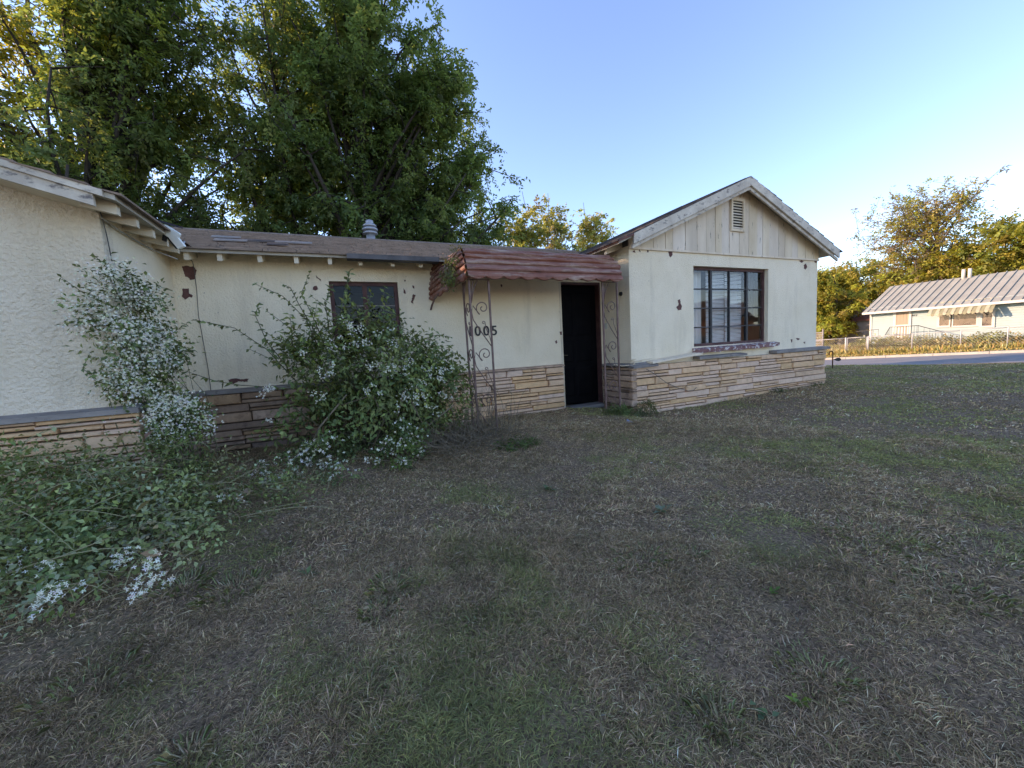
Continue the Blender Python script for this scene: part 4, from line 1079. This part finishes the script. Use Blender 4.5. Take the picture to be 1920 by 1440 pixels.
# overgrown shrub with flowering vine in front of the middle wall
be = [((-.15, 5.0, .95), (.55, .40, .45)), ((.45, 4.85, .95), (.60, .45, .45)), ((.95, 4.95, .80), (.45, .42, .42)), ((.2, 4.75, .40), (.95, .5, .35)), ((-.25, 5.05, 1.38), (.38, .3, .22)), ((.85, 4.95, 1.15), (.42, .3, .25)), ((.45, 5.0, 1.40), (.30, .25, .18)), ((1.25, 5.0, .62), (.3, .3, .45))]
bush = plant('overgrown_shrub', 'sprawling overgrown shrub with white flower clusters below the middle window', 'shrub', (.25, 5.0, .08), be, 330, 32, .09, .072, .034, PG + [(.24, .30, .09)], [2, 3, 1.5, 3, 1.5], 80, .010, 0, .0155, .0075, ylim=5.52, flower_side=(.55, -.8, .45))
for pl, yy, n, L in (([(560, 720), (500, 655), (440, 615), (372, 601)], 4.8, 13, .075), ([(600, 660), (575, 600), (530, 555), (480, 533)], 5.0, 13, .07), ([(610, 650), (585, 590), (565, 550), (580, 512)], 5.0, 13, .07),
                     ([(640, 650), (640, 580), (650, 535), (655, 508)], 5.0, 13, .08), ([(560, 730), (450, 722), (405, 715), (352, 697)], 4.85, 9, .075), ([(540, 690), (500, 640), (478, 590), (485, 572)], 4.9, 11, .07),
                     ([(620, 640), (610, 570), (620, 535)], 5.1, 11, .075), ([(720, 640), (715, 590), (730, 555)], 5.1, 6, .07), ([(780, 640), (820, 628), (845, 632)], 5.0, 9, .05), ([(830, 690), (850, 660), (870, 672)], 4.9, 9, .05),
                     ([(600, 800), (560, 770), (540, 755), (525, 770)], 4.6, 7, .09), ([(590, 620), (560, 570), (545, 540), (535, 535)], 5.05, 10, .065), ([(680, 650), (670, 590), (690, 565)], 5.05, 10, .07)):
    runner(bush, [VP(x, y, yy) for x, y in pl], L, L * .55, n, .006)
for k in range(46):
    x0, y0 = rng.uniform(545, 740), rng.uniform(620, 720)
    dx_, dy_ = rng.normal(-30, 35), rng.uniform(-95, -35)
    runner(bush, [VP(x0, y0, 4.95), VP(x0 + dx_ * .4, y0 + dy_ * .55, 4.9), VP(x0 + dx_, y0 + dy_, 4.85 + rng.normal(0, .08))], rng.uniform(.05, .08), .034, 9, .005, PG[:2] + [(.19, .24, .06), (.24, .27, .07)])
for pl in ([(690, 860), (720, 790), (700, 740), (640, 760)], [(820, 860), (790, 790), (760, 730)], [(700, 880), (740, 800), (760, 720)], [(560, 880), (600, 800), (650, 740)], [(760, 870), (800, 800), (850, 760)]):
    b = MB(); b.tube([VP(x, y, 4.55) for x, y in pl], [.012, .010, .008, .005][:len(pl)], 6); b.build('branch', M_TWIG, bush, True)
add_flowers(bush, [(VP(x, y, yy), n * .6, r) for x, y, yy, n, r in ((690, 622, 4.62, 150, .08), (650, 640, 4.62, 110, .08), (730, 640, 4.6, 90, .06), (620, 690, 4.5, 90, .06), (600, 735, 4.5, 60, .05), (745, 690, 4.42, 170, .09),
    (790, 712, 4.45, 200, .09), (825, 690, 4.5, 140, .07), (770, 750, 4.38, 170, .09), (840, 735, 4.5, 90, .06), (505, 735, 4.7, 90, .04), (500, 785, 4.7, 36, .03), (700, 690, 4.42, 60, .06), (690, 735, 4.36, 60, .06), (815, 770, 4.4, 54, .05), (575, 655, 4.6, 40, .05), (540, 860, 4.2, 70, .06), (700, 860, 4.0, 60, .07), (650, 600, 4.7, 60, .06))],
    .0115, .0056, (.3, -.9, .4))
# dead brush at the foot of the corner post
db = thing('dead_brush', 'tangle of dry brown twigs at the foot of the corner post', 'brush', (1.2, 4.4, .05))
b = MB()
for i in range(420):
    c = np.array([rng.normal(1.15, .33), rng.normal(4.45, .28), 0]); c[2] = .03 + abs(rng.normal(0, .06))
    d = rng.normal(0, 1, 3) * np.array([.22, .2, .12]); d[2] = abs(d[2]) + .02
    m_ = c + d * .5 + rng.normal(0, .05, 3); e = c + d * 1.3 + rng.normal(0, .05, 3); m_[2] = max(m_[2], .03); e[2] = max(e[2], .02)
    b.tube([c, m_, e], [.003, .0025, .0015], 3, False)
for i in range(60):
    c = np.array([rng.normal(1.6, .2), rng.normal(4.7, .15), .05]); e = c + np.array([rng.normal(0, .12), rng.normal(0, .1), rng.uniform(.25, .75)])
    b.tube(branch(c, e, .15, 5), [.004, .0035, .003, .002, .0015], 3, False)
tag(b.build('twigs', M_TWIG, db), kind='stuff')
b2 = scatter_leaves(np.stack([rng.normal(1.15, .35, 900), rng.normal(4.45, .3, 900), abs(rng.normal(.05, .07, 900)) + .03], 1), np.tile([[0, -.3, 1.]], (900, 1)), .03, .014)
tag(quadmesh('dead_leaves', b2, M_PLANT, db, pickcol(900, [(.16, .11, .07), (.10, .075, .05), (.09, .10, .04)], [3, 2, 1])), kind='stuff')
# small vine hanging over the awning end
av = plant('awning_vine', 'little leafy weed growing over the left end of the red awning', 'weed', (1.5, 5.0, 2.5), [(VP(848, 490, 4.95), (.10, .10, .14)), (VP(840, 520, 4.9), (.10, .1, .10)), (VP(852, 470, 5.0), (.08, .08, .06))],
           34, 22, .03, .04, .016, [(.10, .13, .04), (.20, .20, .05), (.12, .10, .05)], [2, 1, 1], 14, .003)

# heap of pulled vines along the left wing
pe = [((-2.2, 3.75, .16), (.6, .42, .56)), ((-1.5, 3.8, .16), (.55, .38, .54)), ((-1.95, 3.4, .10), (.6, .5, .52)), ((-1.5, 3.35, .10), (.55, .45, .46)), ((-1.35, 3.05, .05), (.5, .45, .28)), ((-1.9, 2.9, .05), (.55, .5, .34)), ((-.85, 3.6, .05), (.5, .4, .22)), ((-1.3, 3.95, .12), (.6, .3, .35)), ((-.35, 3.75, .0), (.4, .3, .12)), ((-1.35, 2.75, .0), (.3, .25, .14)), ((-2.5, 3.2, .1), (.5, .6, .4))]
heap = plant('vine_heap', 'low heap of pulled green vines on the lawn before the left wing', 'vine heap', (-1.5, 3.3, 0), pe, 700, 34, .075, .040, .021, PG + [(.33, .38, .16), (.32, .37, .21), (.34, .28, .16)], [1, 2, .7, 3, 3.5, 3, 1], 0, .004, 0, .014, .0065, flower_side=(.2, -.5, .8), droop=.1)
b = MB()
for i in range(340):
    c = inell(1, pe, .75)[0] + np.array([0, 0, .03]); c[2] = max(c[2], .04)
    d = np.array([rng.normal(.06, .22), rng.normal(-.03, .16), rng.normal(.02, .06)])
    p = branch(c, c + d, .22, 6); p = [np.array([q[0], q[1], max(q[2], .015)]) for q in p]
    b.tube(p, [.003, .003, .0028, .0025, .002, .0015], 4, False)
for i in range(260):
    c = inell(1, pe, .8)[0]; c[2] = max(c[2], .05)
    d = np.array([rng.normal(.05, .14), rng.normal(-.04, .12), rng.uniform(.02, .16)])
    b.tube(branch(c, c + d, .2, 4), [.0022, .002, .0016, .001], 3, False)
tag(b.build('tendrils', mat('pale_vine_stem', (.27, .28, .14), (.34, .27, .16), 4), heap, True), kind='stuff')
add_flowers(heap, [((*onZ(x, y, .2)[:2], .2), n, r) for x, y, n, r in ((275, 1085, 90, .035), (235, 1045, 36, .04), (130, 1085, 27, .05), (80, 1120, 27, .05), (100, 1060, 18, .03), (330, 850, 50, .04), (90, 890, 36, .04), (180, 990, 36, .06), (40, 1050, 45, .05), (300, 940, 36, .06), (430, 930, 27, .05), (20, 950, 27, .05))],
    .0115, .0052, (.2, -.5, .8))
n = 46; dp = inell(n, pe, .7); dp[:, 2] = np.maximum(dp[:, 2], .03) + .05
tag(quadmesh('brown_leaves', scatter_leaves(dp, np.tile([[0, -.4, 1.]], (n, 1)), .11, .055, 0), M_PLANT, heap, pickcol(n, [(.30, .17, .10), (.36, .24, .15), (.22, .12, .07)], [1, 1, 1])), kind='stuff')
# weeds along the foot of the shrub, by the door and the right post
GW = 'weeds at the foot of the walls'
plant('weed_clump', 'bright green weed with pale flowers at the foot of the overgrown shrub', 'weed', (.45, 4.05, .02), [((.45, 4.1, .14), (.28, .2, .16)), ((.55, 4.3, .3), (.2, .2, .2))], 60, 26, .04, .04, .02, [(.10, .16, .04), (.13, .20, .05), (.07, .11, .04)], [2, 1, 2], 14, .003, 120, .016, .008, group=GW)
plant('weed_clump', 'trailing weed with white flowers left of the shrub foot', 'weed', (-.45, 4.2, .02), [((-.5, 4.25, .12), (.35, .25, .16)), ((-.2, 4.45, .2), (.3, .25, .2)), ((-.15, 4.0, .05), (.3, .2, .1))], 70, 24, .04, .04, .02, PG, [2, 2, 2, 1], 16, .003, 260, .018, .008, group=GW)
plant('weed_clump', 'leafy green weed below the right porch post', 'weed', (3.75, 4.65, .02), [((3.7, 4.62, .12), (.16, .12, .14)), ((3.95, 4.7, .08), (.2, .1, .1))], 46, 26, .03, .045, .014, [(.10, .15, .05), (.08, .12, .04)], [1, 1], 20, .003, group=GW)
plant('weed_clump', 'weed with grey leaves at the stone corner of the wing', 'weed', (4.35, 4.66, .02), [((4.35, 4.66, .10), (.14, .1, .14)), ((4.1, 4.6, .05), (.2, .12, .06))], 36, 24, .03, .04, .014, [(.10, .13, .06), (.07, .10, .04), (.16, .14, .07)], [1, 1, 1], 16, .003, group=GW)
plant('weed_clump', 'flat dark green weed patch on the lawn before the corner post', 'weed', (1.75, 4.05, .02), [((1.8, 4.1, .03), (.3, .16, .04))], 40, 22, .03, .04, .018, [(.06, .11, .03), (.08, .13, .04)], [1, 1], 8, .002, group=GW)
plant('weed_clump', 'small green weed at the far foot of the stone base', 'weed', (9.1, 4.72, .02), [((9.0, 4.72, .03), (.2, .08, .05))], 20, 18, .03, .04, .015, [(.07, .11, .04)], [1], 6, .002, group=GW)
plant('weed_clump', 'tuft of weeds growing against the middle of the wing stone base', 'weed', (7.7, 4.74, .02), [((7.7, 4.73, .04), (.16, .07, .06))], 20, 18, .03, .04, .015, [(.05, .08, .035)], [1], 6, .002, group=GW)

# verge bushes and dry weeds beyond the street
DG = [(.38, .31, .09), (.43, .29, .10), (.26, .26, .08), (.48, .44, .24)]
GB = 'bushes along the far fence'
for i, (y, hh, wd, lab, wt) in enumerate(((14.0, .75, 1.0, 'leafy yellow bush left of the far porch steps', [2, 1, 3, 1]), (12.2, .75, 1.3, 'pale dry bush before the far porch railing', [1, 1, 1, 3]), (10.4, .55, 1.1, 'straw coloured bush under the far window awning', [3, 2, 1, 2]),
                                          (8.7, .65, .9, 'greenish round bush by the far fence post', [1, 1, 4, 0]), (6.9, .5, 1.2, 'dry bush at the right end of the far fence', [2, 2, 2, 0]), (4.6, .5, 1.3, 'orange dry bush at the right picture edge beyond the street', [2, 3, 1, 0]))):
    z = float(zyard(32.4, y))
    plant('verge_bush', lab, 'bush', (32.4, y, z), [((32.4, y, z + hh * .45), (.55, wd, hh * .6))], 110, 18, .12, .13, .07, DG, wt, 12, .008, group=GB, zmin=-2)
n = 26000
gx = rng.uniform(29.9, 34.6, n); gy = rng.uniform(-4, 24, n); gzv = zyard(gx, gy)
P = np.stack([gx, gy, gzv], 1); D = np.stack([rng.normal(0, .35, n), rng.normal(0, .35, n), np.ones(n)], 1)
hgt = np.where(gx < 30.8, .10, .28) * rng.uniform(.5, 1.5, n)
V = leafquads(P, D, rng.normal(size=(n, 3)), hgt, np.full(n, .05), .3)
tag(quadmesh('dry_grass', V, M_GRASS, None, pickcol(n, DG, [3, 4, 2, 1])), 'dry straw coloured grass on the far verge', 'grass', kind='stuff')

# ------------------------------------------------------------------ lawn grass
def vnoise(x, y, s, seed):
    r = np.random.default_rng(seed); n = 64; g = r.random((n, n))
    u, v = (x / s) % n, (y / s) % n
    i, j = u.astype(int), v.astype(int); fu, fv = u - i, v - j
    fu, fv = fu * fu * (3 - 2 * fu), fv * fv * (3 - 2 * fv); i2, j2 = (i + 1) % n, (j + 1) % n; i %= n; j %= n
    return (g[i, j] * (1 - fu) + g[i2, j] * fu) * (1 - fv) + (g[i, j2] * (1 - fu) + g[i2, j2] * fu) * fv
def grass_zone(n, r0, r1, hgt, wid, a0=-50, a1=92):
    az = np.radians(rng.uniform(a0, a1, n)); r = np.sqrt(rng.uniform(r0 * r0, r1 * r1, n)); r = np.abs(r + rng.normal(0, .18, n) * r1 / 4)
    x, y = r * np.sin(az), r * np.cos(az)
    ok = (x < 20) & ~((y > YS - .1) & (x > XA - .12) & (x < XSB + .05)) & (y < 11) & ~((y > YR - .12) & (x < 4.4)) & ~((x < XL + .05) & (y > YL - .1))
    x, y = x[ok], y[ok]
    # blades grow in tufts: pull towards jittered tuft centres
    cell = .055
    cxq = (np.floor(x / cell) + .5 + .35 * np.sin(np.floor(y / cell) * 12.9898 + np.floor(x / cell) * 78.233)) * cell
    cyq = (np.floor(y / cell) + .5 + .35 * np.sin(np.floor(y / cell) * 39.346 + np.floor(x / cell) * 11.135)) * cell
    k = .35 * rng.random(len(x)); x2 = x + (cxq - x) * k; y2 = y + (cyq - y) * k
    dens = vnoise(x, y, .45, 1) * .6 + vnoise(x, y, .14, 2) * .4
    keep = rng.random(len(x)) < np.clip(.5 + (dens - .28) * 2.2, .40, 1)
    x, y, ox, oy, dens = x2[keep], y2[keep], (x - cxq)[keep], (y - cyq)[keep], dens[keep]
    m = len(x); z = zlawn(x, y)
    P = np.stack([x, y, z - .004], 1)
    lean = np.stack([ox, oy], 1) / cell * .9 + rng.normal(0, .85, (m, 2)) + np.stack([np.full(m, .15), np.full(m, -.25)], 1)
    D = np.concatenate([lean, np.ones((m, 1)) * .85], 1); D = unit(D)
    h = hgt * rng.uniform(.3, 1.0, m) ** .8 * (.5 + 1.0 * dens) * np.where(rng.random(m) < .06, 1.6, 1.0); wv = wid * rng.uniform(.7, 1.3, m)
    S = unit(np.cross(D, np.array([0, 0, 1.]) + rng.normal(0, .5, (m, 3))))
    bend = np.concatenate([lean * .5, -np.full((m, 1), .45)], 1)
    mid = P + D * h[:, None] * .55; tip = P + D * h[:, None] + bend * h[:, None] * .45
    tip[:, 2] = np.maximum(tip[:, 2], P[:, 2] + .003)
    V = np.stack([P, mid + S * wv[:, None] * .5, tip, mid - S * wv[:, None] * .5], 1)
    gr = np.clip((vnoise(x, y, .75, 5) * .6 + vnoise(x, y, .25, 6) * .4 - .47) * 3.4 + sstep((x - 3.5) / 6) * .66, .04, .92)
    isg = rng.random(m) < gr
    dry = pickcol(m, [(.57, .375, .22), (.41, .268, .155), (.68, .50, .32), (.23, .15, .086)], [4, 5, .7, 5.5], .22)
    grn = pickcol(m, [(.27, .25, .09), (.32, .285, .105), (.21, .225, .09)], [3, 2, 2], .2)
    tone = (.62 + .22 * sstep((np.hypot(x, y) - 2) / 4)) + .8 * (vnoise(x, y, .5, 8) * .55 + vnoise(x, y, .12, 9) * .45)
    return V, np.clip(np.where(isg[:, None], grn, dry) * tone[:, None], .01, .8)
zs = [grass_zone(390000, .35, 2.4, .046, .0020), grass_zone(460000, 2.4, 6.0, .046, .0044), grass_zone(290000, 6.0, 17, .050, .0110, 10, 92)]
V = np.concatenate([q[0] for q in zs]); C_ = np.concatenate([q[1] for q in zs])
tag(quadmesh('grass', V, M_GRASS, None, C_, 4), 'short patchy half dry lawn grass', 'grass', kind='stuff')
n = 420                                              # fallen leaves and petals scattered over the lawn
az = np.radians(rng.uniform(-40, 80, n)); r = np.sqrt(rng.uniform(1, 40, n)); x, y = r * np.sin(az), np.minimum(r * np.cos(az), 4.6)
P = np.stack([x, y, zlawn(x, y) + .025], 1)
V = leafquads(P, rng.normal(size=(n, 3)) * np.array([1, 1, .15]), np.tile([[0, 0, 1.]], (n, 1)) + rng.normal(0, .3, (n, 3)), rng.uniform(.015, .04, n), rng.uniform(.008, .018, n))
tag(quadmesh('fallen_leaves', V, M_PLANT, None, pickcol(n, [(.30, .22, .13), (.20, .13, .08), (.45, .42, .34), (.16, .17, .07)], [3, 3, .35, 1])), 'small fallen leaves and petals scattered over the lawn', 'fallen leaves', kind='stuff')
def tuft(label, px, py, nb, hgt, spread, cols, wts, width=.0042, name='grass_tuft', cat='grass tuft'):
    p = onZ(px, py, .0); p[2] = float(zlawn(p[0], p[1]))
    t = thing(name, label, cat, tuple(p), 'tufts and weeds in the lawn')
    a = rng.uniform(0, 2 * math.pi, nb); rr_ = spread * np.sqrt(rng.random(nb))
    P = p + np.stack([np.cos(a) * rr_, np.sin(a) * rr_, np.zeros(nb)], 1)
    D = np.stack([np.cos(a) * rng.uniform(.2, 1.3, nb), np.sin(a) * rng.uniform(.2, 1.3, nb), np.ones(nb)], 1)
    S = unit(np.cross(unit(D), np.array([0, 0, 1.]))); h = (hgt * rng.uniform(.5, 1.3, nb))[:, None]; D = unit(D)
    mid = P + D * h * .6; tip = mid + (D * np.array([1, 1, -.1])) * h * .5
    V = np.stack([P - S * width * .5, P + S * width * .5, mid + S * width * .5, tip, mid - S * width * .5], 1)
    tag(quadmesh('blades', V, M_GRASS, t, pickcol(nb, cols, wts), 5), kind='stuff')
GT = [(.28, .32, .13), (.33, .36, .18), (.46, .38, .22), (.40, .30, .18)]
for lab, px, py, nb, hg, sp in (('pale green grass tuft left of centre in the near lawn', 740, 1105, 150, .075, .10), ('yellowish grass tuft below the pale centre tuft', 715, 1150, 90, .06, .07), ('low green grass tuft in the middle of the lawn', 1200, 1060, 150, .06, .12),
                                ('grass tuft beside the white flowers of the vine heap', 345, 1095, 90, .08, .10), ('grey green grass tuft right of the vine heap', 440, 1105, 110, .08, .12), ('broad bladed grass tuft near the lower left corner', 175, 1290, 90, .08, .12),
                                ('long sprawling green tuft at the right of the lawn', 1770, 1110, 170, .06, .15), ('green grass tuft at right towards the street', 1640, 1010, 150, .06, .18), ('yellow green tuft at the right picture edge', 1850, 1040, 140, .06, .18),
                                ('upright green tuft at the bottom right of the lawn', 1350, 1365, 60, .075, .05), ('grass tuft at the bottom edge left of centre', 350, 1420, 60, .08, .05), ('low tuft at the lower middle of the lawn', 690, 1290, 70, .05, .07), ('green tuft just below the middle tuft', 905, 1170, 80, .05, .08),
                                ('small tuft before the dead brush', 1300, 1045, 70, .05, .06), ('dry green tuft on the lower right lawn', 1530, 1270, 100, .05, .10)):
    tuft(lab, px, py, nb, hg * .8, sp * 1.25, GT, [2, 1, 1.5, 1])
def broad(label, px, py, k, L, cols):
    p = onZ(px, py, 0); p[2] = float(zlawn(p[0], p[1])) + .01
    t = thing('broadleaf_weed', label, 'weed', tuple(p), 'tufts and weeds in the lawn')
    a = rng.uniform(0, 6.28, k); D = np.stack([np.cos(a), np.sin(a), rng.uniform(.2, 1.0, k)], 1)
    V = leafquads(np.tile(p, (k, 1)) + rng.normal(0, .012, (k, 3)) * [1, 1, .3], D, np.tile([[0, 0, 1.]], (k, 1)), L * rng.uniform(.6, 1.2, k), np.full(k, L * .5))
    for i in range(k):
        quadmesh('leaf', V[i:i + 1], M_PLANT, t, pickcol(1, cols, [1] * len(cols)))
broad('bright yellow green broad leaved weed low on the right lawn', 1495, 1325, 9, .036, [(.20, .28, .04), (.14, .22, .05)])
broad('blue green leafy weed left of the bright weed', 1440, 1355, 8, .036, [(.08, .15, .07), (.10, .17, .06)])
broad('small green clover at the centre of the lawn', 1445, 1118, 8, .03, [(.10, .18, .04)])
broad('pale silvery weed on the lawn before the porch', 1240, 962, 10, .06, [(.20, .24, .16), (.16, .2, .12)])
broad('small leafy weed with pale leaves before the dead brush', 1030, 915, 12, .06, [(.15, .22, .13), (.10, .16, .08)])
broad('small green weed right of the vine heap tufts', 578, 1082, 6, .05, [(.10, .14, .06)])

# ------------------------------------------------------------------ small things
# flood light with solar panel clamped to the left wing eave
fl = thing('flood_light', 'twin white flood lamp with dark solar panel clamped on the left eave corner', 'lamp', (-1.42, 4.9, 2.45))
q = onY(320, 438, 4.86); q2 = onY(333, 455, 5.0)
def slab(c, u, v, hu, hv, th, m, name, bev=.15):
    c, u, v = np.array(c), unit(np.array(u, float)), unit(np.array(v, float)); nn = np.cross(u, v); b = MB()
    ring = [(-1, -1 + bev), (-1 + bev, -1), (1 - bev, -1), (1, -1 + bev), (1, 1 - bev), (1 - bev, 1), (-1 + bev, 1), (-1, 1 - bev)]
    b.prism([c + u * hu * a + v * hv * e for a, e in ring], nn * th); return b.build(name, m, fl)
slab(onY(314, 421, 4.90), (1, .2, -.25), (0, 1, .2), .10, .07, .02, M_SOLAR, 'solar_panel')
slab(onY(322, 437, 4.86), (1, -.1, -.75), (.5, -.3, .7), .075, .045, .03, M_LAMPW, 'lamp_head')
slab(onY(335, 454, 4.86), (.6, -.1, -1.0), (.7, -.3, .3), .065, .035, .03, M_LAMPW, 'lamp_head')
b = MB(); b.tube([onY(311, 436, 4.89), onY(322, 452, 4.89), onY(333, 465, 4.89)], .018, 6); b.tube([onY(311, 436, 4.89), onY(308, 452, 4.89)], .02, 6); b.build('bracket', M_BLACK, fl, True)
b = MB(); b.tube([onY(336, 468, 4.87), onY(343, 462, 4.87), onY(346, 452, 4.87)], .008, 6); b.build('arm', M_GALV, fl, True)
# cables
b = MB(); b.tube([onY(x, y, YR - .03) for x, y in ((345, 484), (352, 483), (361, 490), (364, 505), (369, 545), (372, 590), (381, 640), (390, 690), (396, 735), (400, 760))], .004, 5)
tag(b.build('cable', M_CABLE, None, True), 'thin loose cable hanging down the wall between the two patches of bare plaster', 'cable')
b = MB(); b.tube([onX(x, y, XL + .015) for x, y in ((187, 395), (192, 410), (200, 440), (210, 490))], .004, 5)
tag(b.build('cable', M_CABLE, None, True), 'thin dark cable running down the left wing corner into the vine', 'cable')
b = MB(); b.tube([onX(x, y, XL + .02) for x, y in ((190, 408), (225, 433), (262, 455), (290, 470))] + [onX(333, 486, -1.50)], .006, 5)
tag(b.build('cable', mat('pale_cable', (.4, .37, .32)), None, True), 'pale cable under the left wing rafters', 'cable')
b = MB(); b.tube([onY(x, y, YS - .16) for x, y in ((1212, 692), (1230, 703), (1250, 718), (1275, 729), (1290, 733), (1300, 732), (1306, 726))], .005, 5)
tag(b.build('cable', M_CABLE, None, True), 'dark wire trailing over the ledge stones of the wing', 'cable')
# curled iron stake at the lawn edge
st = onZ(1561, 684, .08); sx, sy, sz = st[0] * .93, st[1] * .93, float(zlawn(st[0] * .93, st[1] * .93))
stk = thing('garden_stake', 'rusty hooked iron stake with dark leaf shaped plate near the wing corner', 'stake', (sx, sy, sz))
ur = np.array([_r0[0], _r0[1], 0])
b = MB(); hk = [np.array([sx, sy, sz - .1]), np.array([sx, sy, sz + .46])] + [np.array([sx, sy, sz + .46]) + ur * (-.055 + .055 * math.cos(t)) + np.array([0, 0, .055 * math.sin(t)]) for t in np.linspace(.3, math.pi, 8)] + [np.array([sx, sy, sz + .40]) - ur * .11]
b.tube(hk, .016, 6); b.build('hook', mat('rust_iron', (.16, .07, .035), (.10, .05, .03), 12), stk, True)
b = MB(); c0 = np.array([sx, sy, sz + .26]) + ur * .14
b.prism([c0 + ur * a + np.array([0, 0, e]) for a, e in ((-.14, 0), (-.06, .025), (0, .05), (.06, .055), (.10, .02), (.11, -.02), (.05, -.05), (-.01, -.04), (-.06, -.015))], (.0, .012, 0)); b.build('plate', M_BLACK, stk)
# scrap of blue litter
p = onZ(1180, 796, .03)
b = MB(); vs = [(p[0] + a, p[1] + e, p[2] + h_) for a, e, h_ in ((-.07, -.03, .02), (.0, -.05, .05), (.08, -.02, .02), (.06, .04, .03), (-.01, .03, .07), (-.07, .03, .02))]
b.prism(vs, (0, 0, .004))
tag(b.build('litter', mat('blue_wrapper', (.10, .16, .28), (.3, .35, .42), 30)), 'crumpled blue wrapper in the weeds by the wing corner', 'litter')
# pale torn scrap on the corner ledge
b = MB(); p = np.array([XA - .02, YS - .06, .83])
for i in range(9):
    q = p + rng.normal(0, .05, 3) * np.array([1, .6, .4]); e = q + rng.normal(0, .16, 3) * np.array([1, .5, .25]); b.tube([q, (q + e) / 2 + rng.normal(0, .02, 3), e], .006, 4)
tag(b.build('debris', M_WOOD_WHITE), 'broken pale twigs and scraps lying on the wing corner ledge', 'debris')
